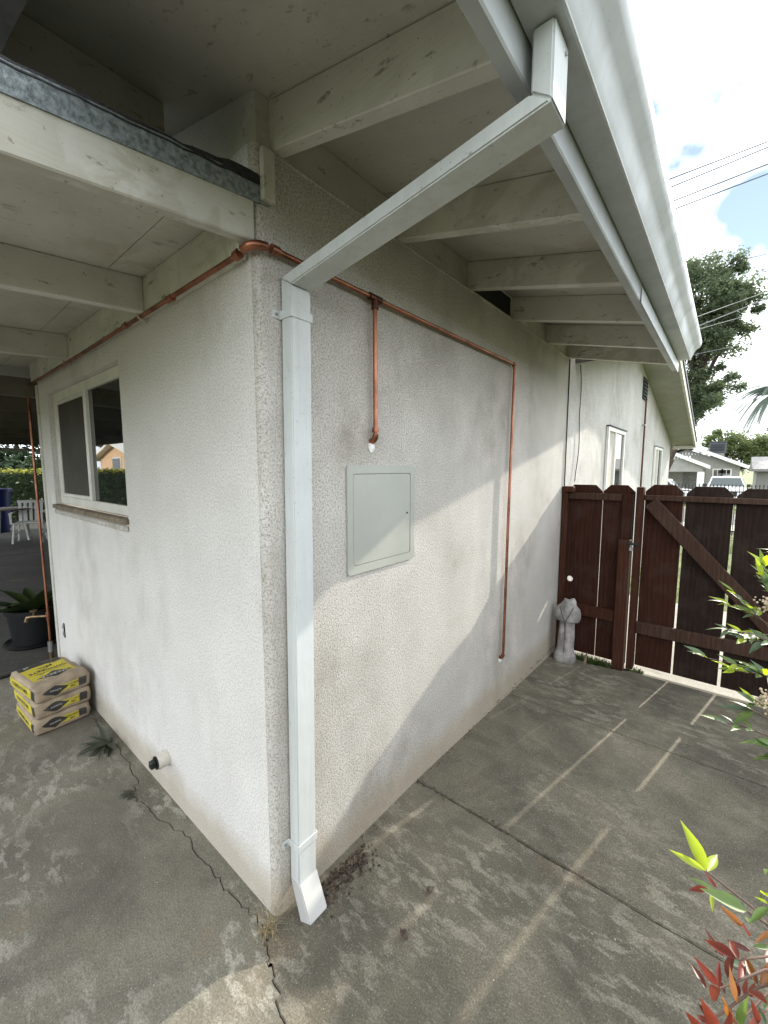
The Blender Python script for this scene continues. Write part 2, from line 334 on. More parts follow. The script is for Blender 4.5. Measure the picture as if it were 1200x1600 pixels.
# ------------------------------------------------------------------ mesh helpers
def wloc(o):
    v = Vector((0, 0, 0))
    while o: v += o.location; o = o.parent
    return v
def mk(name, bm, mat, parent=None, smooth=None, loc=None):
    """bmesh in world coordinates -> one mesh object (origin at loc or at its parent)"""
    base = wloc(parent) if parent else Vector((0, 0, 0))
    org = Vector(loc) if loc is not None else base
    me = bpy.data.meshes.new(name)
    bmesh.ops.translate(bm, verts=bm.verts, vec=-org)
    bmesh.ops.recalc_face_normals(bm, faces=bm.faces)
    bm.to_mesh(me); bm.free()
    me.materials.append(M[mat] if isinstance(mat, str) else mat)
    if smooth is not None:
        for p in me.polygons: p.use_smooth = True
        me.set_sharp_from_angle(angle=R(smooth))
    o = bpy.data.objects.new(name, me); C.objects.link(o)
    if parent: o.parent = parent
    o.location = org - base
    return o
def tag(o, label=None, cat=None, group=None, kind=None):
    for k_, v in (('label', label), ('category', cat), ('group', group), ('kind', kind)):
        if v: o[k_] = v
    return o
def thing(name, loc, label, cat, group=None):
    o = bpy.data.objects.new(name, None); C.objects.link(o); o.location = loc; o.empty_display_size = 0.1
    return tag(o, label, cat, group)
def bbox(bm, x0, x1, y0, y1, z0, z1, bev=0.0, seg=1):
    r = bmesh.ops.create_cube(bm, size=1.0)
    vs = r['verts']
    for v in vs:
        v.co = Vector((x0+(v.co.x+.5)*(x1-x0), y0+(v.co.y+.5)*(y1-y0), z0+(v.co.z+.5)*(z1-z0)))
    if bev:
        es = list({e for v in vs for e in v.link_edges})
        bmesh.ops.bevel(bm, geom=es, offset=bev, segments=seg, affect='EDGES', profile=0.5)
    return bm
def box(name, x0, x1, y0, y1, z0, z1, mat, parent=None, bev=0.002, seg=1):
    return mk(name, bbox(bmesh.new(), x0, x1, y0, y1, z0, z1, bev, seg), mat, parent)
def hexa(bm, pts, bev=0.0):
    """8 corner points: bottom 4 (ccw) then top 4"""
    v = [bm.verts.new(p) for p in pts]
    fs = [(3,2,1,0), (4,5,6,7), (0,1,5,4), (1,2,6,5), (2,3,7,6), (3,0,4,7)]
    ff = [bm.faces.new([v[i] for i in f]) for f in fs]
    if bev: bmesh.ops.bevel(bm, geom=list({e for f in ff for e in f.edges}), offset=bev, segments=1, affect='EDGES')
    return bm
def bar(bm, a, b, w, h, up=(0, 0, 1), bev=0.0):
    """square bar from a to b, w across, h along up"""
    a, b = Vector(a), Vector(b); d = (b-a).normalized(); up = Vector(up); s = d.cross(up)
    if s.length < 1e-5: s = Vector((1, 0, 0))
    s.normalize(); u = s.cross(d).normalized(); s *= w/2; u *= h/2
    return hexa(bm, [a-s-u, a+s-u, b+s-u, b-s-u, a-s+u, a+s+u, b+s+u, b-s+u], bev)
def prism(bm, poly, axis, a, b):
    """extrude 2D polygon along axis from a to b; poly are the two other coords in xyz order"""
    def P(p, t):
        return {'X': (t, p[0], p[1]), 'Y': (p[0], t, p[1]), 'Z': (p[0], p[1], t)}[axis]
    v0 = [bm.verts.new(P(p, a)) for p in poly]; v1 = [bm.verts.new(P(p, b)) for p in poly]
    bm.faces.new(v0); bm.faces.new(v1[::-1]); n = len(poly)
    for i in range(n): bm.faces.new((v0[i], v0[(i+1) % n], v1[(i+1) % n], v1[i]))
    return bm
def tube(bm, pts, r, seg=10, cap=True, rads=None):
    pts = [Vector(p) for p in pts]; n = len(pts); rings = []
    ref = None
    for i, p in enumerate(pts):
        d = (pts[min(i+1, n-1)]-pts[max(i-1, 0)]).normalized()
        if ref is None:
            ref = d.orthogonal().normalized()
        ref = (ref - d*ref.dot(d)).normalized(); s = d.cross(ref)
        rr = rads[i] if rads else r
        rings.append([bm.verts.new(p+(ref*math.cos(t)+s*math.sin(t))*rr) for t in (2*math.pi*j/seg for j in range(seg))])
    for i in range(n-1):
        for j in range(seg): bm.faces.new((rings[i][j], rings[i][(j+1) % seg], rings[i+1][(j+1) % seg], rings[i+1][j]))
    if cap: bm.faces.new(rings[0][::-1]); bm.faces.new(rings[-1])
    return bm
def arc(a, c, b, r, n=6):
    """fillet points for the path a-c-b"""
    a, c, b = Vector(a), Vector(c), Vector(b); u = (a-c).normalized(); v = (b-c).normalized()
    p, q = c+u*r, c+v*r; out = []
    for i in range(n+1):
        t = i/n; out.append(p*(1-t)**2 + c*2*t*(1-t) + q*t*t)
    return out
def lathe(bm, prof, c, seg=24, sx=1, sy=1):
    rings = [[bm.verts.new((c[0]+r*sx*math.cos(2*math.pi*j/seg), c[1]+r*sy*math.sin(2*math.pi*j/seg), c[2]+z)) for j in range(seg)] for r, z in prof]
    for i in range(len(rings)-1):
        for j in range(seg): bm.faces.new((rings[i][j], rings[i][(j+1) % seg], rings[i+1][(j+1) % seg], rings[i+1][j]))
    if prof[0][0] > 1e-4: bm.faces.new(rings[0][::-1])
    if prof[-1][0] > 1e-4: bm.faces.new(rings[-1])
    return bm
FW = Vector((-math.sin(YAW)*math.cos(PITCH), math.cos(YAW)*math.cos(PITCH), -math.sin(PITCH)))
RT = Vector((math.cos(YAW), math.sin(YAW), 0)); UP = RT.cross(FW)
def ray(px, py): return FW*FPX + RT*(px-600) - UP*(py-800)
def at(px, py, Y):                      # world point seen at a photo pixel on the plane y = Y
    d = ray(px, py); return CAM + d*((Y-CAM.y)/d.y)
def dep(px, py, dist):                  # world point at a distance along a pixel's ray
    return CAM + ray(px, py).normalized()*dist

# ------------------------------------------------------------------ the ground
def gz(y): return -0.04*max(0.0, y-0.863)
def far_z(x, y):
    if y < 3.3: return -0.13
    t = min(1.0, (y-3.3)/14.0); return -0.13 - 0.34*t*t*(3-2*t)
bm = bmesh.new()
xs = [-600, -200, -80, -40, -20, -10, -5, 0, 1.2, 3, 8, 20, 40, 80, 200, 600]
ys = [-600, -200, -80, -40, -20, -8, -3, 0, 3.3, 5, 7, 9, 11, 13, 15, 17.3, 20, 30, 60, 120, 300, 900]
g = [[bm.verts.new((x, y, far_z(x, y))) for x in xs] for y in ys]
for i in range(len(ys)-1):
    for j in range(len(xs)-1): bm.faces.new((g[i][j], g[i][j+1], g[i+1][j+1], g[i+1][j]))
ground = tag(mk('ground', bm, 'lawn'), kind='structure')

def slab(name, poly, mat, parent, zf, th=0.10, bev=0.006):
    bm = bmesh.new(); v = [bm.verts.new((x, y, zf(x, y))) for x, y in poly]
    f = bm.faces.new(v); f.normal_update()
    if f.normal.z < 0: f.normal_flip()
    r = bmesh.ops.extrude_face_region(bm, geom=[f])
    for e in r['geom']:
        if isinstance(e, bmesh.types.BMVert): pass
    low = v
    for w in low: w.co.z -= th
    top = [q for q in bm.faces if q.normal.z > 0.9 and all(w not in low for w in q.verts)]
    bm.normal_update()
    tf = max(bm.faces, key=lambda q: q.calc_center_median().z if abs(q.normal.z) > .9 else -9)
    bmesh.ops.bevel(bm, geom=list(tf.edges), offset=bev, segments=2, affect='EDGES')
    bmesh.ops.triangulate(bm, faces=[q for q in bm.faces if len(q.verts) > 4])
    return mk(name, bm, mat, parent, smooth=40)

pav = bpy.data.objects.new('concrete_paving', None); C.objects.link(pav); pav['kind'] = 'structure'
bm = bmesh.new(); bbox(bm, -9, 2.6, -6, 3.2, -0.16, -0.105); mk('bedding', bm, 'soil', pav)
box('joint_dirt', -3.02, 1.44, -3.0, 0.872, -0.03, -0.009, 'jdirt', pav, 0)
box('joint_dirt', -0.02, 1.44, 2.018, 2.040, -0.08, gz(2.03)-.003, 'jdirt', pav, 0)
def jag(a, b, n, amp, seed):
    rr = random.Random(seed); out = []
    for i in range(n+1):
        t = i/n; x = a[0]*(1-t)+b[0]*t; y = a[1]*(1-t)+b[1]*t
        if 0 < i < n: x += rr.uniform(-amp, amp); y += rr.uniform(-amp, amp)
        out.append((x, y))
    return out
crack = [(-3.03, -0.045), (-2.5, -0.052), (-1.977, -0.033), (-1.728, -0.046), (-1.44, -0.034), (-1.126, -0.058), (-1.007, -0.118), (-0.826, -0.093),
         (-0.592, -0.053), (-0.331, -0.060), (-0.169, -0.052), (-0.030, -0.040), (0.064, -0.081), (0.155, -0.116), (0.251, -0.151), (0.42, -0.25), (0.62, -0.33), (0.9, -0.52), (1.45, -0.70)]
ck = []
for i in range(len(crack)-1): ck += jag(crack[i], crack[i+1], 8, 0.012, i)[:-1]
ck.append(crack[-1])
wall_part = [p for p in ck if p[0] <= -0.029]; open_part = [p for p in ck if p[0] >= -0.031]
def off(ps, d): return [(p[0], p[1]+d) for p in ps]
flat = lambda x, y: 0.0
slab('slab', [(-3.03, -3.2)] + off(ck, -0.0016) + [(1.45, -3.2)], 'conc_l', pav, flat, bev=0.002)
slab('slab', off(wall_part, 0.0016) + [(-0.03, 0.06), (-3.03, 0.06)], 'conc_l', pav, lambda x, y: 0.001, bev=0.002)
slab('slab', off(open_part, 0.0016) + [(1.45, 0.858)] + jag((1.45, 0.858), (-0.03, 0.858), 22, 0.004, 5)[1:], 'conc_r', pav, flat, bev=0.003)
slab('slab', jag((-0.03, 0.863), (1.45, 0.862), 22, 0.003, 6) + [(1.45, 2.0285), (-0.03, 2.0285)], 'conc_r', pav, lambda x, y: gz(y)+0.002, bev=0.004)
slab('slab', [(-0.03, 2.03), (1.9, 2.03), (1.9, 3.12), (0.63, 3.12), (0.55, 3.04), (0.30, 3.0), (0.16, 3.06), (-0.03, 3.06)], 'conc_r', pav, lambda x, y: gz(y)+0.003, bev=0.004)
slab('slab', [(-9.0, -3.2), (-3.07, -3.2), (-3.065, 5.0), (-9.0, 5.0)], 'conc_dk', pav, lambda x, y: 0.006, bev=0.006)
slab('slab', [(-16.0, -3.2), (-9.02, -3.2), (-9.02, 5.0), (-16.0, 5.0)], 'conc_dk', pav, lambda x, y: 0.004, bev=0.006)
bm = bmesh.new(); tube(bm, [(-3.05, y, 0.012+0.006*math.sin(y*9)) for y in [i*0.2-2.4 for i in range(14)]], 0.012, 8)
mk('expansion_strip', bm, 'soil', pav, 60)

# planting bed on the right
box('planting_bed', 1.462, 2.6, -3.0, 2.01, -0.12, 0.02, 'soil')['kind'] = 'structure'
# walk and road beyond the gate
bm = bmesh.new()
ysn = [3.13, 4, 5, 5.6]
a = [(bm.verts.new((0.02, y, far_z(0, y)+0.035)), bm.verts.new((1.75, y, far_z(0, y)+0.035))) for y in ysn]
for i in range(len(a)-1): bm.faces.new((a[i][0], a[i][1], a[i+1][1], a[i+1][0]))
tag(mk('path', bm, 'conc_sun'), kind='structure')
bm = bmesh.new(); z = -0.466
for q in [[(-80, 18), (80, 18), (80, 26), (-80, 26)]]: bm.faces.new([bm.verts.new((x, y, z)) for x, y in q])
tag(mk('road', bm, 'asphalt'), kind='structure')
box('kerb', -80, 80, 17.75, 17.998, -0.6, -0.36, 'conc_sun', None, 0.02)['kind'] = 'structure'
box('pavement', -80, 80, 16.2, 17.74, -0.6, -0.38, 'conc_sun', None, 0.01)['kind'] = 'structure'

# ------------------------------------------------------------------ the house
WT, SL = 2.56, 0.23                        # wall top under rafters, roof slope
def soff(x): return 2.70 - SL*x            # underside of the roof sheathing
house = thing('house', (-1.5, 1.5, 0), 'white stucco house with open rafter eaves at the concrete corner', 'house')
bm = bmesh.new(); r = 0.028
fil = [(-r + r*math.sin(t), r - r*math.cos(t)) for t in [i*math.pi/2/6 for i in range(7)]]
prism(bm, fil + [(0, 3.118), (-0.15, 3.118), (-0.15, 0.15), (-r, 0.15)], 'Z', -0.12, WT)
# split upper corner faces are one body: stucco of the corner and long side
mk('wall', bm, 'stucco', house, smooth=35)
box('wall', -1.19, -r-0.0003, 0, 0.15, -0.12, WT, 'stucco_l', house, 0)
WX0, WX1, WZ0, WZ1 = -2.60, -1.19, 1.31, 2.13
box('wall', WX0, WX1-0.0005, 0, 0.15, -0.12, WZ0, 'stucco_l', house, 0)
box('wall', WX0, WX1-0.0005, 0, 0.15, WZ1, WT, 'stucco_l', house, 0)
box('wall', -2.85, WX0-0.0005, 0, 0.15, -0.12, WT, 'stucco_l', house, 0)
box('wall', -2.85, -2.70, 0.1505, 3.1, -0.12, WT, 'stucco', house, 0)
box('corner_trim', -2.89, -2.845, -0.012, 0.06, -0.02, 2.22, 'wood_y', house, 0.004)
# gable above the patio roof, up to the sheathing
bm = bmesh.new(); prism(bm, [(-2.85, WT+0.001), (-0.002, WT+0.001), (-0.002, soff(0)), (-1.42, soff(-1.42)), (-2.85, soff(0)+0.02)], 'Y', 0.012, 0.09)
mk('gable_panel', bm, 'wood_y', house)
box('corner_strip', 0.002, 0.022, 0.018, 0.062, 2.40, 2.545, 'wood_x', house, 0.003)
# rafters of the side eave
RY = [0.105, 0.73, 1.36, 1.95, 2.60, 3.13]
for i, y1 in enumerate(RY):
    y0 = y1-0.045; x0, x1 = -0.06, 0.734
    bm = bmesh.new()
    dz = random.uniform(-0.004, 0.004)
    prism(bm, [(x0, WT-SL*x0*0+dz-0.23*x0), (x1, 2.39+dz), (x1, soff(x1)-0.001), (x0, soff(x0)-0.001)], 'Y', y0, y1)
    bmesh.ops.bevel(bm, geom=list(bm.edges), offset=0.003, segments=1, affect='EDGES')
    mk('rafter', bm, 'wood_x', house)
for i in range(len(RY)-1):
    y0, y1 = RY[i]+0.0005, RY[i+1]-0.0455
    if i == 2:
        v0, v1 = 1.39, 1.885
        box('blocking', -0.05, -0.012, v1, y1, WT+0.002, soff(-0.03)-0.004, 'wood_y', house)
        box('blocking', -0.05, -0.012, y0, v0, WT+0.002, soff(-0.03)-0.004, 'wood_y', house)
        box('blocking', -0.05, -0.012, v0+0.0005, v1-0.0005, WT+0.128, soff(-0.03)-0.004, 'wood_y', house)
        box('eave_vent', -0.06, -0.015, v0+0.0005, v1-0.0005, WT+0.003, WT+0.127, 'dark', house, 0)
    else:
        box('blocking', -0.05, -0.012-random.uniform(0, .006), y0, y1, WT+0.002, soff(-0.03)-0.004, 'wood_y', house)
# stucco stop bead along the wall top
box('wall_bead', -0.01, 0.006, 0.03, 3.115, WT-0.012, WT+0.001, 'stucco', house, 0.003)
# roof sheathing in sheets, roof skin
sheets = [(-0.50, 0.085), (0.0855, 1.34), (1.3405, 2.575), (2.5755, 3.26)]
for (y0, y1) in sheets:
    bm = bmesh.new(); prism(bm, [(-1.42, soff(-1.42)), (0.735, soff(0.735)), (0.735, soff(0.735)+0.02), (-1.42, soff(-1.42)+0.02)], 'Y', y0, y1-0.003)
    mk('sheathing', bm, 'ply_x', house)
bm = bmesh.new(); prism(bm, [(-1.42, soff(-1.42)+0.021), (0.80, soff(0.80)+0.021), (0.80, soff(0.80)+0.045), (-1.42, soff(-1.42)+0.046), (-3.5, soff(0.66)+0.045), (-3.5, soff(0.66)+0.01)], 'Y', -0.54, 3.26)
mk('roof', bm, 'shingle', house)
box('fascia', 0.7355, 0.77, -0.50, 3.25, 2.362, soff(0.77)+0.012, 'fascia', house, 0.004)
box('fascia_flashing', 0.7725, 0.777, 1.50, 3.262, 2.352, 2.42, 'gutter', house, 0.001)
bm = bmesh.new(); prism(bm, [(0.80, soff(0.80)+0.02), (-1.42, soff(-1.42)+0.02), (-1.42, soff(-1.42)-0.16), (0.80, soff(0.80)-0.16)], 'Y', -0.54, -0.501)
mk('barge_board', bm, 'trim_dark', house)
# trim behind the patio roof edge
bm = bmesh.new(); prism(bm, [(-0.40, 2.52), (-0.36, 2.52), (-0.36, soff(-0.36)-0.002), (-0.40, soff(-0.40)-0.002)], 'Y', -0.49, -0.09)
mk('eave_trim', bm, 'wood_y', house)

# far wing: gable wall in separate sheets
APX = 6.54
def rake(y): return 3.285 - (0.227*(APX-y) if y < APX else 0.205*(y-APX))
GY = [3.124, 5.9, 8.69, 10.33, 11.58]
for i in range(4):
    y0, y1 = GY[i]+0.002, GY[i+1]-0.003
    top = [(y1, rake(y1))] + ([(APX, rake(APX))] if y0 < APX < y1 else []) + ([(y0, rake(y0))] if i else [(3.75, rake(3.75)), (y0, 2.64)])
    bm = bmesh.new(); prism(bm, [(y0, -0.45), (y1, -0.45)] + top, 'X', -0.12, -0.004)
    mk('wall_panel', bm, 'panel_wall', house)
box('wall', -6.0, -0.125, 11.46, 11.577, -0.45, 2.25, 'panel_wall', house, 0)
bm = bmesh.new()
prism(bm, [(3.32, rake(3.32)+0.002), (APX, rake(APX)+0.002), (11.95, rake(11.95)+0.002), (11.95, rake(11.95)+0.10), (APX, rake(APX)+0.11), (3.32, rake(3.32)+0.10)], 'X', -6.0, 0.445)
mk('roof', bm, 'shingle', house)
for i in range(12):                        # soffit boards of the far rake
    pass
bm = bmesh.new(); prism(bm, [(3.32, rake(3.32)-0.008), (APX, rake(APX)-0.008), (11.95, rake(11.95)-0.008), (11.95, rake(11.95)), (APX, rake(APX)), (3.32, rake(3.32))], 'X', 0.0, 0.445)
mk('soffit', bm, 'soff_grey', house)
for s, (ya, yb) in enumerate([(3.32, APX-.001), (APX+.001, 11.95)]):
    bm = bmesh.new(); prism(bm, [(ya, rake(ya)-0.06), (yb, rake(yb)-0.06), (yb, rake(yb)+0.115), (ya, rake(ya)+0.115)], 'X', 0.4455, 0.482)
    mk('barge_board', bm, 'wood_y', house)
    bm = bmesh.new(); prism(bm, [(ya, rake(ya)+0.07), (yb, rake(yb)+0.07), (yb, rake(yb)+0.125), (ya, rake(ya)+0.125)], 'X', 0.4825, 0.50)
    mk('drip_edge', bm, 'black_iron', house)
box('eave_end', 0.02, 0.44, 11.84, 11.94, rake(11.9)-0.10, rake(11.9)-0.012, 'wood_x', house)
# gable vent
gv = box('gable_vent', -0.004, 0.006, 7.02, 7.48, 2.72, 3.06, 'dark', house, 0)
for i in range(6):
    z0 = 2.735+i*0.056
    bm = bmesh.new(); prism(bm, [(0.0065, z0), (0.028, z0-0.018), (0.030, z0-0.012), (0.0065, z0+0.008)], 'Y', 7.04, 7.46); mk('slat', bm, 'galv', gv)
def side_window(y0, y1, z0, z1, split):
    w = mk('window', bbox(bmesh.new(), 0.0, 0.03, y0, y1, z1-0.05, z1, .003), 'vinyl', house)
    for (a, b, c, d) in ((y0, y0+.05, z0, z1-.0505), (y1-.05, y1, z0, z1-.0505), (y0+.0505, y1-.0505, z0, z0+.05)):
        box('frame', 0.0, 0.03, a, b, c, d, 'vinyl', w, .003)
    box('mullion', 0.0, 0.024, split-.025, split+.025, z0+.0505, z1-.0505, 'vinyl', w, .003)
    box('pane', -0.002, 0.006, y0+.0505, split-.0255, z0+.0505, z1-.0505, 'blind', w, 0)
    box('pane', -0.002, 0.010, split+.0255, y1-.0505, z0+.0505, z1-.0505, 'glass', w, 0)
    box('drip_cap', 0.0, 0.05, y0-.01, y1+.01, z1+.001, z1+.012, 'black_iron', w, 0)
side_window(4.67, 5.67, 1.15, 2.10, 5.12)
side_window(8.71, 9.80, 1.10, 2.03, 9.25)

# patio-side window
w = box('window', WX0+.002, WX1-.002, 0.030, 0.10, WZ1-0.062, WZ1-.002, 'vinyl', house, .003)
F0, F1 = 0.030, 0.10
box('frame', WX0+.002, WX0+.050, F0, F1, WZ0+.042, WZ1-.0625, 'vinyl', w, .003)
box('frame', WX1-.034, WX1-.002, F0, F1, WZ0+.042, WZ1-.0625, 'vinyl', w, .003)
box('frame', WX0+.0505, WX1-.0345, F0, F1, WZ0+.042, WZ0+.095, 'vinyl', w, .003)
MX = -1.87
box('mullion', MX-.022, MX+.022, F0-.006, F1, WZ0+.0955, WZ1-.0625, 'vinyl', w, .003)
box('pane', MX+.0225, WX1-.0345, F0+.014, F0+.022, WZ0+.0955, WZ1-.0625, 'glass', w, 0)
sc = box('screen', WX0+.072, MX-.0225, F0+.012, F0+.016, WZ0+.118, WZ1-.0835, 'screen', w, 0)
for (a, b, c, d) in ((WX0+.0505, WX0+.0715, WZ0+.0955, WZ1-.0625), (WX0+.072, MX-.0225, WZ0+.0955, WZ0+.1175), (WX0+.072, MX-.0225, WZ1-.083, WZ1-.0625)):
    box('sash', a, b, F0+.004, F0+.03, c, d, 'vinyl', w, .002)
box('sill', WX0-.02, WX1+.012, -0.020, 0.0295, WZ0+.008, WZ0+.038, 'sill', w, .006)
box('sill_apron', WX0-.01, WX1+.004, -0.012, -0.0005, WZ0-.03, WZ0, 'stucco', w, .004)

# ------------------------------------------------------------------ gutter
gt = thing('rain_gutter', (0.84, 1.4, 2.44), 'long pale metal gutter along the eave edge above the downspout', 'gutter')
prof = [(0.773, 2.44), (0.846, 2.44), (0.858, 2.455), (0.866, 2.482), (0.880, 2.503), (0.900, 2.518), (0.911, 2.535), (0.913, 2.562), (0.908, 2.568), (0.900, 2.566)]
inn = [(x-0.003, z+0.003) for x, z in prof][::-1]
bm = bmesh.new(); prism(bm, prof + [(0.898, 2.562)] + [(0.906, 2.545), (0.872, 2.515), (0.862, 2.487), (0.844, 2.444), (0.776, 2.444), (0.776, 2.56), (0.773, 2.56)], 'Y', -0.52, 3.27)
mk('trough', bm, 'gutter', gt, smooth=30)
bm = bmesh.new(); prism(bm, [(0.777, 2.445)] + [(x-.004, z+.004) for x, z in prof[1:7]] + [(0.907, 2.56), (0.777, 2.56)], 'Y', 3.262, 3.266); mk('end_cap', bm, 'gutter', gt)
box('lip', 0.845, 0.851, -0.52, 3.268, 2.434, 2.4395, 'spout', gt, 0.001)

# ------------------------------------------------------------------ downspout
ds = thing('downspout', (0.03, 0.125, 0.02), 'white square downspout down the stucco corner with a long sloping brace to the gutter', 'downspout')
def rprof_sweep(name, sects, mat, bev=0.004):
    """sects: list of 4-corner loops"""
    bm = bmesh.new(); L = [[bm.verts.new(p) for p in s] for s in sects]
    for a, b in zip(L, L[1:]):
        for j in range(4): bm.faces.new((a[j], a[(j+1) % 4], b[(j+1) % 4], b[j]))
    bm.faces.new(L[0][::-1]); bm.faces.new(L[-1])
    bmesh.ops.bevel(bm, geom=list(bm.edges), offset=bev, segments=2, affect='EDGES', clamp_overlap=True)
    return mk(name, bm, mat, ds, smooth=35)
X0, X1, Y0, Y1 = 0.006, 0.056, 0.083, 0.163
def loop(x0, x1, y0, y1, z00, z11=None):
    z11 = z00 if z11 is None else z11
    return [(x0, y0, z00), (x1, y0, z11), (x1, y1, z11), (x0, y1, z00)]
rprof_sweep('outlet', [loop(0.787, 0.829, 0.100, 0.185, 2.326, 2.295), loop(0.787, 0.829, 0.100, 0.185, 2.438)], 'spout')
rprof_sweep('brace_section', [[(X0-.002, Y0-.001, 2.201), (X1+.001, Y0-.001, 2.168), (X1+.001, Y1+.001, 2.168), (X0-.002, Y1+.001, 2.201)],
                              [(0.786, 0.099, 2.326), (0.830, 0.099, 2.294), (0.830, 0.186, 2.294), (0.786, 0.186, 2.326)]], 'spout')
rprof_sweep('vertical_section', [loop(X0, X1, Y0-.022, Y1-.022, 0.118, 0.118), loop(X0, X1, Y0, Y1, 2.199, 2.166)], 'spout')
rprof_sweep('kickout', [[(X0, Y0-.024, 0.124), (X1+.002, Y0-.024, 0.124), (X1+.002, Y1-.020, 0.124), (X0, Y1-.020, 0.124)],
                        [(X0+.075, Y0-.040, 0.012), (X1+.080, Y0-.040, 0.040), (X1+.080, Y1-.040, 0.040), (X0+.075, Y1-.040, 0.012)]], 'spout_new')
for zc, dy, sl_ in ((2.085, -0.001, 0.0), (0.262, -0.0205, 0.02)):
    s = bmesh.new()
    e = 0.0025
    bbox(s, X0-.004, X1+e, Y0+dy-e-.0015, Y0+dy-.0005, zc-.013, zc+.013, 0.0006)
    bbox(s, X1+.0005, X1+e+.001, Y0+dy-e, Y1+dy+e, zc-.013, zc+.013, 0.0006)
    bbox(s, X0-.004, X1+e, Y1+dy+.0005, Y1+dy+e+.0015, zc-.013, zc+.013, 0.0006)
    bbox(s, 0.001, 0.004, Y0+dy-.032, Y0+dy-e, zc-.012, zc+.012, 0.0006)
    bbox(s, 0.001, 0.004, Y1+dy+e, Y1+dy+.032, zc-.012, zc+.012, 0.0006)
    st = mk('strap', s, 'spout', ds)
    bm = bmesh.new(); tube(bm, [(0.004, Y0+dy-.018, zc), (0.009, Y0+dy-.018, zc)], 0.005, 8); mk('screw', bm, 'steel', st)
bm = bmesh.new(); tube(bm, [(0.829, 0.165, 2.415), (0.833, 0.165, 2.415)], 0.004, 8); mk('screw', bm, 'steel', ds)

# ------------------------------------------------------------------ copper pipe
cp = thing('copper_pipe', (0.03, 0.5, 0.25), 'bare copper water pipe run around the stucco corner with two drops', 'pipe')
PR = 0.0090; PX = 0.026; PY = -0.030; PZL = 2.225; PZ = 2.262
def pipe(name, pts, r=PR, mat='copper', parent=None, seg=12): return mk(name, tube(bmesh.new(), pts, r, seg), mat, parent or cp, smooth=40)
pipe('pipe', [(-2.98, PY-.004, PZL), (-1.7, PY, PZL+.002), (-0.05, PY, PZL+.018)])
pipe('elbow', arc((-0.06, PY, PZL+.018), (PX, PY, PZ-.004), (PX, 0.06, PZ), 0.05, 8), PR+.004)
pipe('collar', [(-0.065, PY, PZL+.018), (-0.040, PY, PZL+.020)], PR+.0055)
pipe('collar', [(PX, 0.035, PZ), (PX, 0.062, PZ)], PR+.0055)
pipe('pipe', [(PX, 0.05, PZ), (PX, 0.495, PZ)])
pipe('tee', [(PX, 0.478, PZ), (PX, 0.546, PZ)], PR+.005, 'copper_dark')
pipe('tee', [(PX, 0.512, PZ), (PX, 0.512, PZ-.042)], PR+.005, 'copper_dark')
pipe('pipe', [(PX, 0.53, PZ), (PX, 1.875, PZ+.008)])
pipe('pipe', [(PX, 0.512, PZ-.03), (PX, 0.515, 1.735)])
pipe('elbow', arc((PX, 0.515, 1.755), (PX, 0.515, 1.712), (-0.02, 0.515, 1.712), 0.028, 6), PR+.0035)
pipe('collar', [(PX, 0.515, 1.748), (PX, 0.515, 1.766)], PR+.005)
pipe('elbow', arc((PX, 1.85, PZ+.008), (PX, 1.885, PZ+.008), (PX, 1.885, PZ-.03), 0.028, 6), PR+.0035)
pipe('pipe', [(PX, 1.885, PZ-.01), (PX, 1.86, 1.3), (PX, 1.845, 0.335)])
pipe('elbow', arc((PX, 1.845, 0.345), (PX, 1.845, 0.305), (-0.02, 1.845, 0.305), 0.028, 6), PR+.0035)
for x in (-0.97, -0.52): pipe('coupling', [(x-.022, PY, PZL+.010), (x+.022, PY, PZL+.0105)], PR+.004)
for x in (-0.80, -1.95):
    bm = bmesh.new()
    pts = [(x, -0.002, PZL+.045), (x, PY-.004, PZL+.035)] + [(x, PY-(PR+.003)*math.sin(t), PZL+.012+(PR+.003)*math.cos(t)) for t in [i*math.pi/6 for i in range(7)]] + [(x, -0.004, PZL-.004)]
    for p, q in zip(pts, pts[1:]): bar(bm, p, q, 0.016, 0.003, (1, 0, 0))
    mk('strap', bm, 'pvc', cp)
for (y, z0) in ((0.512, 1.70), (1.845, 0.298)):
    bm = bmesh.new(); bmesh.ops.create_icosphere(bm, subdivisions=3, radius=1.0)
    for v in bm.verts:
        n_ = noise.noise(v.co*2.3+Vector((y*9, 0, 0)))*0.35+1
        v.co = Vector((0.001+v.co.x*0.009*n_, y+0.004+v.co.y*0.018*n_, z0-(0.008 if v.co.z > 0 else 0.012)+v.co.z*(0.017 if v.co.z > 0 else 0.024)*n_))
    mk('plaster_patch', bm, 'mortar', cp, smooth=80)
# riser with hose tap at the end of the patio wall
pipe('elbow', arc((-2.96, PY-.004, PZL), (-3.0, PY-.004, PZL), (-3.0, PY-.004, PZL-.05), 0.03, 6), PR+.004)
pipe('pipe', [(-3.0, PY-.004, PZL-.03), (-2.99, PY-.004, 1.2), (-2.985, PY-.004, 0.21)])
pipe('tee', [(-2.987, PY-.004, 0.46), (-2.987, PY-.004, 0.39)], PR+.005)
tap = pipe('hose_tap', [(-2.987, PY-.004, 0.425), (-3.03, PY-.05, 0.425), (-3.06, PY-.085, 0.425)], 0.012, 'brass')
mk('spout', tube(bmesh.new(), [(-3.055, PY-.08, 0.425), (-3.085, PY-.115, 0.42), (-3.09, PY-.125, 0.385)], 0.014, 10), 'brass', tap, 40)
bm = bmesh.new(); tube(bm, [(-3.055, PY-.08, 0.43), (-3.055, PY-.08, 0.47)], 0.006, 8)
lathe(bm, [(0.004, 0), (0.024, 0.002), (0.024, 0.010), (0.004, 0.012)], (-3.055, PY-.08, 0.468), 12); mk('tap_handle', bm, 'brass', tap, 40)
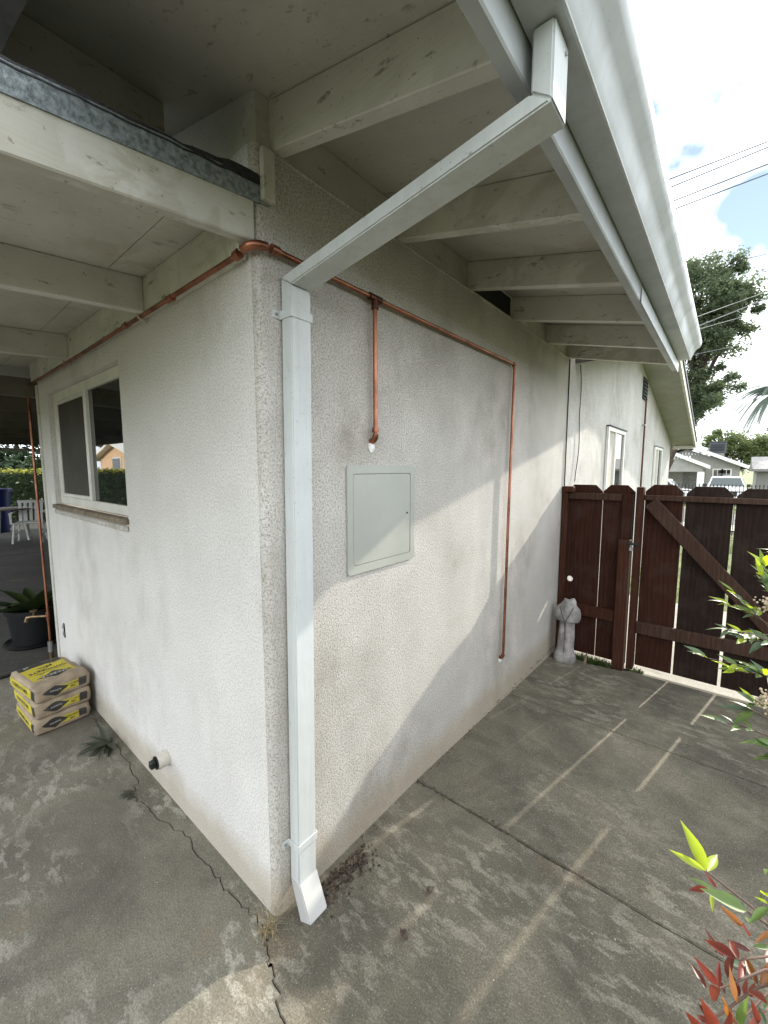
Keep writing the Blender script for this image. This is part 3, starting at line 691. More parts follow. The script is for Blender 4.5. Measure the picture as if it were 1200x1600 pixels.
pipe('shut_off_valve', [(-2.985, PY-.004, 0.215), (-2.985, PY-.004, 0.195), (-2.985, PY-.004, 0.185), (-2.985, PY-.004, 0.13)], 0.019, 'steel')
pipe('pipe', [(-2.985, PY-.004, 0.14), (-2.985, PY-.004, -0.04)], 0.014, 'brass')

cp2 = thing('copper_pipe', (0.03, 7.2, 0), 'thin reddish copper riser below the louvred gable vent beyond the gate', 'pipe')
pipe('pipe', [(0.03, 7.22, 2.70), (0.03, 7.2, -0.2)], 0.014, 'copper_dark', cp2)
pipe('elbow', arc((0.03, 7.22, 2.66), (0.03, 7.22, 2.74), (-0.01, 7.22, 2.74), 0.03, 5), 0.019, 'copper_dark', cp2)
for z0 in (2.30, 1.2): mk('strap', bbox(bmesh.new(), -0.003, 0.046, 7.18, 7.25, z0, z0+.025, .002), 'steel', cp2)

# hanging cable on the far wing
pts = [(0.012, 3.43+0.10*math.sin(t*2.6)*(1-t*.4)-0.02*t+0.02*math.sin(t*11), 2.56-t*1.08) for t in [i/30 for i in range(31)]]
tag(mk('hanging_cable', tube(bmesh.new(), pts, 0.0045, 6), 'wire', None, 60, loc=(0.012, 3.4, 1.5)), 'thin dark cable dangling down the far white wall beside the corner', 'cable')
tag(mk('corner_cable', tube(bmesh.new(), [(0.006, 3.121, 2.55), (0.007, 3.123, 1.5), (0.006, 3.12, 0.2)], 0.006, 6), 'wire', None, 60, loc=(0.006, 3.12, 0.2)), 'straight dark cable run down the joint between the two white walls', 'cable')

# ------------------------------------------------------------------ access panel
ap = thing('access_panel', (0.0, 0.59, 1.18), 'beige metal access panel set in the stucco below the copper drop', 'access panel')
def rrect(y0, y1, z0, z1, r, n=4):
    out = []
    for (cy, cz, a0) in ((y1-r, z0+r, -90), (y1-r, z1-r, 0), (y0+r, z1-r, 90), (y0+r, z0+r, 180)):
        for i in range(n+1):
            t = R(a0+90*i/n); out.append((cy+r*math.cos(t), cz+r*math.sin(t)))
    return out
PA = (0.368, 0.812, 1.178, 1.615)
bm = bmesh.new()
o1 = rrect(*PA, 0.014); i1 = rrect(PA[0]+.032, PA[1]-.032, PA[2]+.034, PA[3]-.034, 0.012)
def ringv(ps, x): return [bm.verts.new((x, a, b)) for a, b in ps]
A, B, Cc, D = ringv(o1, 0.0005), ringv(o1, 0.009), ringv(i1, 0.009), ringv(i1, 0.0005)
n = len(o1)
for P_, Q_ in ((A, B), (B, Cc), (Cc, D)):
    for i in range(n): bm.faces.new((P_[i], P_[(i+1) % n], Q_[(i+1) % n], Q_[i]))
mk('frame', bm, 'panel', ap, smooth=40)
dr = mk('door', prism(bmesh.new(), rrect(PA[0]+.0345, PA[1]-.0345, PA[2]+.0365, PA[3]-.0365, 0.011), 'X', 0.0005, 0.0078), 'panel', ap, smooth=40)
bm = bmesh.new(); tube(bm, [(0.0078, 0.755, 1.40), (0.0098, 0.755, 1.40)], 0.0045, 10); mk('latch', bm, 'black_iron', dr)

# ------------------------------------------------------------------ small things on the patio wall
co = thing('cleanout_pipe', (-0.87, 0, 0.207), 'short pvc cleanout stub with a black plug low in the white wall', 'pipe')
mk('stub', tube(bmesh.new(), [(-0.87, 0.01, 0.207), (-0.87, -0.052, 0.207)], 0.036, 20), 'pvc', co, 40)
mk('plug', tube(bmesh.new(), [(-0.87, -0.0525, 0.207), (-0.87, -0.058, 0.207)], 0.031, 20), 'black_pl', co, 40)
box('plug_nut', -0.886, -0.854, -0.082, -0.0585, 0.191, 0.223, 'black_pl', co, .003)
ou = thing('wall_outlet', (-2.66, 0, 0.38), 'small double socket without its plate in the patio wall', 'outlet')
box('box', -2.675, -2.645, -0.004, 0.002, 0.325, 0.435, 'dark', ou, .001)
for z0 in (0.342, 0.392): box('socket', -2.676, -2.644, -0.011, -0.0045, z0, z0+.034, 'steel', ou, .003)

# ------------------------------------------------------------------ patio cover on the left
pc = thing('patio_cover', (-2, -1, 0), 'white painted patio cover with exposed rafters against the left wall', 'patio cover')
def pz(y): return 2.375 + 0.083*min(y, 0) if y <= 0 else 2.375
FY = -1.55
def praf(x0, x1, y0, y1, zt, h):
    bm = bmesh.new(); prism(bm, [(y0, pz(y0)+zt-h), (y1, pz(y1)+zt-h), (y1, pz(y1)+zt), (y0, pz(y0)+zt)], 'X', x0, x1)
    bmesh.ops.bevel(bm, geom=list(bm.edges), offset=0.003, segments=1, affect='EDGES'); return bm
bm = bmesh.new(); prism(bm, [(FY, 2.455-.115*1.6-0.167), (0.062, 2.285), (0.062, 2.452), (FY, 2.455-.115*1.6)], 'X', -0.040, -0.0005)
bmesh.ops.bevel(bm, geom=list(bm.edges), offset=0.004, segments=1, affect='EDGES')
# end rafter stops at the corner, outside the wall face
bmesh.ops.translate(bm, verts=bm.verts, vec=(0.0, -0.063, -0.006))
mk('end_rafter', bm, 'wood_y', pc)
xr = [-0.76, -1.87, -2.97, -4.1, -5.2, -6.3, -7.4, -8.5, -9.6, -10.7, -11.8]
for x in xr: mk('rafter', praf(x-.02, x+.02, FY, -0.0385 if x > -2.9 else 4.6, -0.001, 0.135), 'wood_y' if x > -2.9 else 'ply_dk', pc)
box('ledger', -2.85, -0.0405, -0.038, -0.0005, 2.236, 2.372, 'wood_x', pc, .003)
box('front_beam', -12.6, -0.042, FY-.09, FY-.001, 2.02, pz(FY)-.002, 'wood_x', pc, .005)
dk = [(-0.0415, -1.22), (-1.2225, -2.44), (-2.4425, -3.66), (-3.6625, -4.88), (-4.8825, -6.1), (-6.1025, -7.32), (-7.3225, -8.9), (-8.9025, -10.7), (-10.7025, -12.5)]
for i, (xa, xb) in enumerate(dk):
    for (ya, yb) in ((-1.66, -0.8615), (-0.86, -0.1625), (-0.16, 0.0 if xb > -2.9 else 4.6)):
        bm = bmesh.new(); hexa(bm, [(xb, ya, pz(ya)), (xa, ya, pz(ya)), (xa, yb, pz(yb)), (xb, yb, pz(yb)), (xb, ya, pz(ya)+.014), (xa, ya, pz(ya)+.014), (xa, yb, pz(yb)+.014), (xb, yb, pz(yb)+.014)])
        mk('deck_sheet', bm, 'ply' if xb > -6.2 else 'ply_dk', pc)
bm = bmesh.new(); hexa(bm, [(-12.6, -1.7, pz(-1.7)+.016), (-.05, -1.7, pz(-1.7)+.016), (-.05, 0.0, pz(0)+.016), (-12.6, 0.0, pz(0)+.016), (-12.6, -1.7, pz(-1.7)+.04), (-.05, -1.7, pz(-1.7)+.04), (-.05, 0.0, pz(0)+.04), (-12.6, 0.0, pz(0)+.04)])
mk('roofing', bm, 'felt', pc)
box('roofing', -12.6, -2.9, 0.002, 4.7, 2.391, 2.42, 'felt', pc, 0)
# metal edge flashing with a ragged felt edge on top
bm = bmesh.new()
ysx = [FY-.1 + i*(1.70/40) for i in range(41)]
lo_ = [bm.verts.new((0.004, y, 2.392+0.112*(y-0.0)-.004)) for y in ysx]
hi_ = [bm.verts.new((0.003, y, 2.446+0.105*(y-0.0)+0.006*noise.noise(Vector((y*14, 0, 0))))) for y in ysx]
lo2 = [bm.verts.new((-0.006, v.co.y, v.co.z)) for v in lo_]; hi2 = [bm.verts.new((-0.006, v.co.y, v.co.z)) for v in hi_]
for i in range(40):
    bm.faces.new((lo_[i], lo_[i+1], hi_[i+1], hi_[i])); bm.faces.new((lo2[i+1], lo2[i], hi2[i], hi2[i+1]))
    bm.faces.new((hi_[i], hi_[i+1], hi2[i+1], hi2[i])); bm.faces.new((lo2[i], lo2[i+1], lo_[i+1], lo_[i]))
mk('edge_flashing', bm, 'galv', pc)
bm = bmesh.new()
ysx = [-1.6 + i*(1.62/50) for i in range(51)]
top_ = []
for y in ysx:
    lift = 0.03*math.exp(-((y+0.03)/0.10)**2)
    zz = 2.444+0.105*y+0.005*noise.noise(Vector((y*22, 3, 0)))
    top_.append([bm.verts.new((0.005, y, zz-.006)), bm.verts.new((-0.002, y, zz+.012+lift*.6)), bm.verts.new((-0.12, y, zz+.02+lift)), bm.verts.new((-0.42, y, zz+.03+lift*.5)), bm.verts.new((-0.42, y, zz-.01)), bm.verts.new((-0.02, y, zz-.012))])
for a, b in zip(top_, top_[1:]):
    for j in range(6): bm.faces.new((a[j], a[(j+1) % 6], b[(j+1) % 6], b[j]))
mk('roofing_edge', bm, 'felt', pc)
for (x, y) in ((-12.4, FY-.05), (-4.4, FY-.05), (-12.4, 4.5)): box('post', x-.045, x+.045, y-.045, y+.045, 0.008, 2.02 if y < 0 else 2.23, 'wood_y', pc, .004)
box('unseen_back_wall', -12.49, -2.9, 4.605, 4.7, 0.02, 2.372, 'ply_dk', pc, .005)  # unseen wall added to keep daylight out of the far patio
box('side_beam', -12.5, -12.37, FY+.002, 4.60, 2.03, pz(FY)-.139, 'wood_y', pc, .005)

# ------------------------------------------------------------------ fence and gate
GYP = 3.15                                    # camera-side face of the boards
def board(name, x0, x1, z0, z1, mat, parent, ear=0.055, y0=GYP, th=0.018, hole=None, lean=0.0):
    bm = bmesh.new()
    poly = [(x0, z0), (x1, z0), (x1+lean, z1-ear), (x1-ear+lean, z1), (x0+ear+lean, z1), (x0+lean, z1-ear)]
    if hole:
        hx, hz, hr = hole; n = 20
        cut = [(hx+hr*math.cos(2*math.pi*i/n), hz+hr*math.sin(2*math.pi*i/n)) for i in range(n)]
        for yy in (y0, y0+th):
            vo = [bm.verts.new((p[0], yy, p[1])) for p in poly]; vi = [bm.verts.new((p[0], yy, p[1])) for p in cut]
            ed = [bm.edges.new((vo[i], vo[(i+1) % 6])) for i in range(6)] + [bm.edges.new((vi[i], vi[(i+1) % n])) for i in range(n)]
            bmesh.ops.triangle_fill(bm, edges=ed, use_beauty=True)
            if yy == y0: fo, fi = vo, vi
        for i in range(6): bm.faces.new((fo[i], fo[(i+1) % 6], vo[(i+1) % 6], vo[i]))
        for i in range(n): bm.faces.new((fi[i], fi[(i+1) % n], vi[(i+1) % n], vi[i]))
    else:
        prism(bm, poly, 'Y', y0, y0+th)
        bmesh.ops.bevel(bm, geom=list(bm.edges), offset=0.002, segments=1, affect='EDGES')
    return mk(name, bm, mat, parent)
fp = thing('fence_panel', (0.25, GYP, -0.1), 'narrow dark red-brown fence panel between the house wall and the gate', 'fence')
board('board', 0.030, 0.3165, -0.06, 1.462, 'fence', fp, hole=(0.083, 0.603, 0.026))
board('board', 0.322, 0.558, -0.06, 1.466, 'fence', fp)
box('post', 0.006, 0.048, GYP-.075, GYP-.001, -0.12, 1.395, 'fence_r', fp, .004)
box('rail', 0.049, 0.468, GYP-.040, GYP-.001, 1.335, 1.392, 'fence_w', fp, .004)
box('rail', 0.049, 0.468, GYP-.040, GYP-.001, 0.295, 0.395, 'fence_r', fp, .004)
box('latch_post', 0.470, 0.556, GYP-.085, GYP-.001, -0.12, 1.02, 'fence_r', fp, .004)
box('latch_post', 0.474, 0.552, GYP-.040, GYP-.001, 1.021, 1.392, 'fence', fp, .003)
box('cap_block', 0.004, 0.100, GYP-.085, GYP-.001, 1.397, 1.447, 'fence_r', fp, .006)
la = box('latch', 0.535, 0.625, GYP-.098, GYP-.0865, 0.985, 1.003, 'black_iron', fp, .002)
bm = bmesh.new(); tube(bm, [(0.563, GYP-.092, 0.985), (0.563, GYP-.092, 0.965)], 0.008, 8); bbox(bm, 0.55, 0.577, GYP-.099, GYP-.085, 0.935, 0.966, .003); mk('padlock', bm, 'steel', la)

ga = thing('garden_gate', (1.2, GYP, -0.08), 'dark stained wooden gate with a diagonal brace and dog-eared boards', 'gate')
GB = -0.045
board('board', 0.6285, 0.880, GB, 1.475, 'fence', ga)
board('board', 0.8935, 1.172, GB, 1.468, 'fence_d', ga, lean=0.003)
board('board', 1.192, 1.4785, GB, 1.460, 'fence_d', ga)
board('board', 1.4805, 1.76, GB, 1.462, 'fence_d', ga)
board('board', 0.5755, 0.6245, GB-.02, 1.455, 'fence_r', ga, ear=0.004, y0=GYP-.07, th=0.088)
box('rail', 0.6255, 1.76, GYP-.040, GYP-.001, 1.350, 1.392, 'fence_w', ga, .004)
bm = bmesh.new(); bar(bm, (0.627, GYP-.021, 0.290), (1.76, GYP-.021, 0.296), 0.038, 0.100, (0, 0, 1), .005); mk('rail', bm, 'fence_w', ga)
bm = bmesh.new(); bar(bm, (0.672, GYP-.0405, 1.335), (1.555, GYP-.0405, 0.345), 0.037, 0.105, (0, 0, 1), .006); mk('brace', bm, 'fence_w', ga)
for z0 in (0.25, 1.33): box('hinge', 1.60, 1.80, GYP-.046, GYP-.041, z0, z0+.04, 'black_iron', ga, .001)
fp2 = thing('fence_panel', (1.9, GYP, -0.1), 'dark fence post and boards at the hinge side of the gate', 'fence')
box('post', 1.775, 1.865, GYP-.07, GYP+.02, -0.13, 1.46, 'fence_r', fp2, .004)
for i in range(4): board('board', 1.88+i*0.29, 2.155+i*0.29, -0.08, 1.46, 'fence', fp2)

bf = thing('added_boundary_fence', (3.6, 0, -.13), 'tall dark board fence added out of view along the right side of the yard', 'fence')  # out-of-view fence added to hold low sky light off the upper wall
for i in range(36): box('board', 3.6, 3.62, -5.0+i*.226, -5.0+i*.226+.220, -.13, 1.68+random.uniform(-.01, .01), 'fence', bf, .002)
for z0 in (.3, 1.5): box('rail', 3.56, 3.599, -5.0, 3.1, z0, z0+.09, 'fence_w', bf, .003)
# ------------------------------------------------------------------ headless robed garden statue
stt = thing('garden_statue', (0.125, 2.93, gz(2.93)), 'headless grey cement robed figure standing beside the dark fence', 'statue')
B0 = Vector((0.125, 2.93, gz(2.93)+.001))
prof = [(0.0, 0.088, 0.075), (0.03, 0.092, 0.078), (0.07, 0.086, 0.072), (0.10, 0.072, 0.060), (0.13, 0.070, 0.058), (0.22, 0.068, 0.056), (0.31, 0.062, 0.052), (0.368, 0.061, 0.052),
        (0.372, 0.090, 0.066), (0.40, 0.098, 0.072), (0.44, 0.096, 0.070), (0.48, 0.088, 0.064), (0.51, 0.066, 0.050), (0.535, 0.050, 0.040), (0.555, 0.040, 0.034)]
bm = bmesh.new(); seg = 28; rings = []
for (z0, rx, ry) in prof:
    ring = []
    for j in range(seg):
        t = 2*math.pi*j/seg; c_, s_ = math.cos(t), math.sin(t); m = 1.0
        # front of the figure faces -Y: a long central fold, hood edges running down in a V
        fr = max(0, -s_)
        if z0 < 0.37: m -= 0.12*math.exp(-((c_+0.08)/0.16)**2)*fr - 0.03*math.sin(5*t+z0*4)
        else:
            e = 0.75*(z0-0.37)/0.15
            m -= 0.16*math.exp(-((abs(c_)-e)/0.14)**2)*fr
            if 0.37 < z0 < 0.5: m += 0.08*abs(c_)**3
        if z0 > 0.53: m *= 1+0.18*math.sin(3*t+1)
        m += 0.05*noise.noise(Vector((c_*2, s_*2, z0*9)))
        tilt = 0.02*(z0/0.55)
        ring.append(bm.verts.new((B0.x+tilt+rx*m*c_, B0.y+ry*m*s_, B0.z+z0+(0.014*math.sin(t*2+.5) if z0 > .53 else 0))))
    rings.append(ring)
for a, b in zip(rings, rings[1:]):
    for j in range(seg): bm.faces.new((a[j], a[(j+1) % seg], b[(j+1) % seg], b[j]))
bm.faces.new(rings[0][::-1]); bmesh.ops.poke(bm, faces=[bm.faces.new(rings[-1])])
mk('robe', bm, 'cast', stt, smooth=32)
bm = bmesh.new()
tube(bm, [(B0.x+.012, B0.y-.0555-.010*k, B0.z+zc) for zc, k in ((0.375, .55), (0.33, -.4), (0.25, -.3), (0.16, -.1), (0.10, .15))], 0.004, 6, rads=[.006, .0045, .004, .004, .005]); mk('cord', bm, 'cast_dk', stt, 60)
for s in (-1, 1):
    mk('hood_edge', tube(bmesh.new(), [(B0.x+.015+s*.055, B0.y-.048, B0.z+.50), (B0.x+.014+s*.030, B0.y-.0655, B0.z+.435), (B0.x+.012+s*.004, B0.y-.066, B0.z+.382)], 0.0045, 6), 'cast_dk', stt, 60)
bm = bmesh.new(); hexa(bm, [(0.285, 2.885, gz(2.9)-.01), (0.305, 2.875, gz(2.9)-.01), (0.31, 2.90, gz(2.9)-.01), (0.29, 2.91, gz(2.9)-.01), (0.300, 2.892, 0.03), (0.318, 2.884, 0.065), (0.322, 2.90, 0.06), (0.304, 2.91, 0.025)], .002)
tag(mk('wood_stake', bm, 'dirt_wood', None, loc=(0.3, 2.89, gz(2.9))), 'short split wooden stake in the ground right of the statue', 'stake')

# ------------------------------------------------------------------ three bags of concrete mix
def text_mesh(s, size, bold=0.0):
    cu = bpy.data.curves.new('t', 'FONT'); cu.body = s; cu.size = size; cu.align_x = 'CENTER'; cu.align_y = 'CENTER'; cu.resolution_u = 2; cu.offset = bold
    ob = bpy.data.objects.new('t', cu); C.objects.link(ob)
    dg = bpy.context.evaluated_depsgraph_get(); me = bpy.data.meshes.new_from_object(ob.evaluated_get(dg))
    bpy.data.objects.remove(ob); bpy.data.curves.remove(cu)
    pts = [tuple(v.co)[:2] for v in me.vertices]; fs = [tuple(p.vertices) for p in me.polygons]; bpy.data.meshes.remove(me)
    return pts, fs
HA, HB, HC = 0.205, 0.146, 0.053
def bagmap(u, v, w, seed):
    p = 22.0; s = (abs(u)**p+abs(v)**p+abs(w)**p)**(1/p); q = Vector((u/s, v/s, w/s))
    bul = 1+0.03*(1-q.x**2)*(1-q.y**2)*(abs(q.z)**4)
    nz = noise.noise(Vector((q.x*3.0+seed, q.y*2.8, q.z*2.2)))
    sag = 0.004*(q.x**2+q.y**2)*(1 if q.z > 0 else 0.3)
    pinch = 1-0.035*abs(q.z)**2
    return Vector((HA*q.x*pinch*(1+.02*nz), HB*q.y*pinch*(1+.025*nz), HC*q.z*bul+0.008*nz-sag*max(q.z, 0)))
def bag(loc, rz, label, seed):
    t = thing('concrete_mix_bag', loc, label, 'bag', 'stacked bags of concrete mix'); t.rotation_euler.z = rz
    def loc_mk(name, bm, mat, parent, smooth=None):
        me = bpy.data.meshes.new(name); bmesh.ops.recalc_face_normals(bm, faces=bm.faces); bm.to_mesh(me); bm.free(); me.materials.append(M[mat])
        if smooth:
            for p in me.polygons: p.use_smooth = True
        o = bpy.data.objects.new(name, me); C.objects.link(o); o.parent = parent; return o
    bm = bmesh.new(); bmesh.ops.create_cube(bm, size=2.0); bmesh.ops.subdivide_edges(bm, edges=list(bm.edges), cuts=11, use_grid_fill=True)
    for v in bm.verts: v.co = bagmap(*v.co, seed)+Vector((0, 0, HC))
    sack = loc_mk('sack', bm, 'bag', t, True)
    def on(face, a, b, lift):
        k = 1.0+lift
        if face == 'top': q = bagmap(a, b, 1, seed); d = Vector((0, 0, 1))
        elif face == 'front': q = bagmap(1, a, b, seed); d = Vector((1, 0, 0))      # short end, +x
        else: q = bagmap(a, -1, b, seed); d = Vector((0, -1, 0))                    # long side, -y
        return q + d*lift + Vector((0, 0, HC))
    def patch(name, face, a0, a1, b0, b1, mat, lift, parent, n=14, shape=None):
        bm = bmesh.new(); g = []
        for i in range(n+1):
            row = []
            for j in range(n+1):
                a = a0+(a1-a0)*i/n; b = b0+(b1-b0)*j/n
                if shape:
                    h = shape(i/n); b = (b0+b1)/2+(b1-b0)*(j/n-.5)*h
                row.append(bm.verts.new(on(face, a, b, lift)))
            g.append(row)
        for i in range(n):
            for j in range(n): bm.faces.new((g[i][j], g[i+1][j], g[i+1][j+1], g[i][j+1]))
        return loc_mk(name, bm, mat, parent, True)
    def lettering(s, face, ca, cb, size, ang, mat, lift, parent, sa=1.0):
        pts, fs = text_mesh(s, size, 0.012*size*2)
        fa, fb = {'top': (HA, HB), 'front': (HB, HC), 'side': (HA, HC)}[face]
        bm = bmesh.new(); vs = []
        for (x, y) in pts:
            x *= sa; X = x*math.cos(ang)-y*math.sin(ang); Y = x*math.sin(ang)+y*math.cos(ang)
            vs.append(bm.verts.new(on(face, ca+X/fa, cb+Y/fb, lift)))
        for f in fs:
            try: bm.faces.new([vs[i] for i in f])
            except ValueError: pass
        return loc_mk('lettering', bm, mat, parent)
    dia = lambda t_: 0.04+0.96*(1-abs(2*t_-1))**0.8
    # top print: reads with its head towards +x (towards the photographer)
    lab = patch('top_print', 'top', -0.60, 0.52, -0.82, 0.78, 'bag_y', 0.0012, sack)
    patch('print_band', 'top', -0.93, -0.60, -0.82, 0.78, 'bag_k', 0.0014, lab, 10)
    bmd = bmesh.new(); dp = [(0.26, -0.66), (0.47, -0.12), (0.47, 0.12), (0.26, 0.66), (0.09, 0.12), (0.09, -0.12)]
    n_ = 10
    def dshape(tt): return 0.06+0.94*(1-abs(2*tt-1))
    g = []
    for j in range(21):
        b = -0.66+1.32*j/20; h = dshape(j/20)
        g.append([bmd.verts.new(on('top', 0.42+0.20*h*s_, b, 0.0022)) for s_ in (-1, -.5, 0, .5, 1)])
    for j in range(20):
        for i in range(4): bmd.faces.new((g[j][i], g[j+1][i], g[j+1][i+1], g[j][i+1]))
    loc_mk('print_diamond', bmd, 'bag_k', lab, True)
    A_ = -math.pi/2
    lettering('SAKRETE', 'top', 0.42, 0.0, 0.036, A_, 'bag_w', 0.0032, lab)
    lettering('HIGH STRENGTH', 'top', 0.10, 0.0, 0.016, A_, 'bag_k', 0.0024, lab, 1.25)
    lettering('CONCRETE', 'top', -0.12, 0.0, 0.043, A_, 'bag_k', 0.0024, lab, 0.92)
    lettering('MIX', 'top', -0.40, 0.0, 0.043, A_, 'bag_k', 0.0024, lab, 1.1)
    lettering('60', 'top', -0.75, -0.52, 0.030, A_, 'bag_w', 0.0026, lab)
    # short end print facing +x
    fr = patch('end_print', 'front', -0.10, 0.52, -0.50, 0.38, 'bag_y', 0.0012, sack)
    patch('print_diamond', 'front', -0.74, 0.14, -0.62, 0.62, 'bag_k', 0.0022, fr, 14, dia)
    patch('print_block', 'front', 0.55, 0.82, -0.50, 0.50, 'bag_k', 0.0014, fr, 6)
    lettering('SAKRETE', 'front', -0.30, 0.0, 0.014, 0, 'bag_w', 0.0032, fr)
    lettering('CONCRETE', 'front', 0.30, 0.12, 0.015, 0, 'bag_k', 0.0030, fr)
    lettering('MIX', 'front', 0.30, -0.24, 0.015, 0, 'bag_k', 0.0030, fr)
    # long side print facing -y
    sd_ = patch('side_print', 'side', -0.92, 0.72, -0.62, 0.50, 'bag_y', 0.0012, sack)
    patch('print_block', 'side', 0.74, 0.92, -0.62, 0.50, 'bag_k', 0.0014, sd_, 6)
    lettering('CONCRETE MIX', 'side', -0.10, -0.05, 0.032, 0, 'bag_k', 0.0024, sd_)
    return t
bag((-2.145, -0.195, 0.004), R(3), 'bottom bag of concrete mix in the stack by the patio wall', 1.3)
bag((-2.140, -0.192, 0.106), R(5), 'middle bag of concrete mix in the stack by the patio wall', 4.1)
bag((-2.135, -0.200, 0.208), R(8), 'topmost bag of concrete mix with its yellow top print showing', 7.7)

# ------------------------------------------------------------------ leaves, plants
def unit_leaf(name, mat, fold=0.25, curl=0.18, wid=0.30, n=7, peak=0.38):
    """leaf along +X from 0 to 1, width along Y, normal +Z"""
    bm = bmesh.new(); rows = []
    for i in range(n+1):
        t = i/n; w = wid*0.5*(math.sin(math.pi*min(1, t**(0.72)))**1.15 if 0 < t < 1 else 0.0)
        z = -curl*t*t; rows.append([bm.verts.new((t, -w, z+w*fold)), bm.verts.new((t, 0, z)), bm.verts.new((t, w, z+w*fold))] if 0 < i < n else [bm.verts.new((t, 0, z))])
    for a, b in zip(rows, rows[1:]):
        if len(a) == 1: bm.faces.new((a[0], b[0], b[1])); bm.faces.new((a[0], b[1], b[2]))
        elif len(b) == 1: bm.faces.new((a[0], b[0], a[1])); bm.faces.new((a[1], b[0], a[2]))
        else: bm.faces.new((a[0], b[0], b[1], a[1])); bm.faces.new((a[1], b[1], b[2], a[2]))
    me = bpy.data.meshes.new(name); bmesh.ops.recalc_face_normals(bm, faces=bm.faces); bm.to_mesh(me); bm.free(); me.materials.append(M[mat])
    for p in me.polygons: p.use_smooth = True
    return me
LEAF = {m: [unit_leaf('leaf_'+m, m, f, c, w) for f, c, w in ((0.5, 0.10, 0.30), (0.3, 0.28, 0.26), (0.6, -0.08, 0.32))] for m in ('n_green', 'n_lime', 'n_dark', 'n_red', 'n_dred', 'n_orange')}
def put_leaf(root, me, base, tip, nrm, wide=1.0, name='leaf'):
    base, tip = Vector(base), Vector(tip); d = tip-base; L = d.length; x = d.normalized()
    y = Vector(nrm).cross(x)
    if y.length < 1e-4: y = x.orthogonal()
    y.normalize(); z = x.cross(y)
    m = Matrix((x*L, y*L*wide, z*L)).transposed().to_4x4(); m.translation = base - wloc(root)
    o = bpy.data.objects.new(name, me); C.objects.link(o); o.parent = root; o.matrix_local = m; return o
rl = random.Random(21)
# near shrub at the lower right, leaves placed one by one
n1 = thing('nandina_shrub', (1.50, -0.12, 0.02), 'near nandina shrub with lime and red leaves at the lower right corner', 'shrub')
near = [ # (base px), (tip px), distance, material
 ((1103,1361),(1067,1283),.62,'n_lime'), ((1103,1361),(1044,1326),.60,'n_lime'), ((1105,1362),(1122,1331),.63,'n_lime'),
 ((1118,1392),(1075,1366),.60,'n_green'), ((1120,1388),(1102,1362),.61,'n_red'), ((1110,1392),(1072,1388),.60,'n_red'), ((1112,1396),(1113,1424),.60,'n_lime'),
 ((1168,1424),(1090,1390),.55,'n_green'), ((1165,1420),(1130,1398),.56,'n_dark'), ((1172,1444),(1168,1420),.53,'n_green'), ((1200,1418),(1172,1445),.50,'n_green'), ((1200,1412),(1178,1400),.53,'n_lime'),
 ((1160,1448),(1120,1412),.58,'n_orange'), ((1158,1446),(1175,1462),.57,'n_red'), ((1195,1408),(1182,1398),.56,'n_green'),
 ((1152,1500),(1102,1472),.58,'n_red'), ((1155,1500),(1138,1462),.58,'n_red'), ((1160,1502),(1160,1530),.6,'n_red'),
 ((1122,1540),(1085,1496),.56,'n_red'), ((1124,1545),(1122,1498),.56,'n_red'), ((1126,1545),(1105,1562),.57,'n_red'), ((1152,1568),(1138,1512),.55,'n_orange'),
 ((1185,1540),(1165,1495),.58,'n_orange'), ((1188,1542),(1200,1500),.58,'n_orange'), ((1200,1570),(1162,1540),.53,'n_red'),
 ((1150,1600),(1128,1562),.54,'n_orange'), ((1155,1602),(1160,1565),.54,'n_green'), ((1095,1605),(1068,1575),.54,'n_red'), ((1110,1605),(1086,1580),.54,'n_red'), ((1118,1606),(1098,1566),.55,'n_red'),
 ((1130,1608),(1146,1580),.54,'n_red'), ((1185,1600),(1170,1556),.53,'n_red'), ((1198,1602),(1182,1566),.53,'n_dark'), ((1200,1480),(1176,1478),.62,'n_green'), ((1205,1455),(1180,1470),.60,'n_orange'),
 ((1206,1362),(1190,1350),.58,'n_green'), ((1206,1404),(1188,1398),.56,'n_lime'), ((1212,1520),(1186,1512),.60,'n_red'), ((1205,1545),(1190,1580),.6,'n_dark'), ((1170,1606),(1196,1576),.56,'n_red')]
for (b, t, d, m) in near:
    pb, pt = dep(*b, d), dep(*t, d+rl.uniform(-.03, .03)); v = (CAM-pb).normalized()
    nr = (v + Vector((rl.uniform(-.6, .6), rl.uniform(-.6, .6), rl.uniform(0, .8)))).normalized()
    put_leaf(n1, rl.choice(LEAF[m]), pb, pt, nr, rl.uniform(0.68, 0.95))
def stem(root, pts, r0=0.004, r1=0.0015, mat='n_stem', name='stem'):
    n = len(pts); return mk(name, tube(bmesh.new(), pts, r0, 6, rads=[r0+(r1-r0)*i/(n-1) for i in range(n)]), mat, root, 60)
bs = Vector((1.50, -0.12, 0.02))
tw = [dep(1104,1362,.62), dep(1165,1422,.56), dep(1154,1500,.58), dep(1124,1545,.56), dep(1095,1605,.55), dep(1188,1542,.58), dep(1152,1600,.55)]
hub = dep(1260, 1520, .62)
stem(n1, [bs, bs.lerp(hub, .5)+Vector((.03, .02, 0)), hub], 0.006, 0.002)
for q in tw: stem(n1, [hub, hub.lerp(q, .5)+Vector((0, 0, .01)), q], 0.0013, 0.0007)
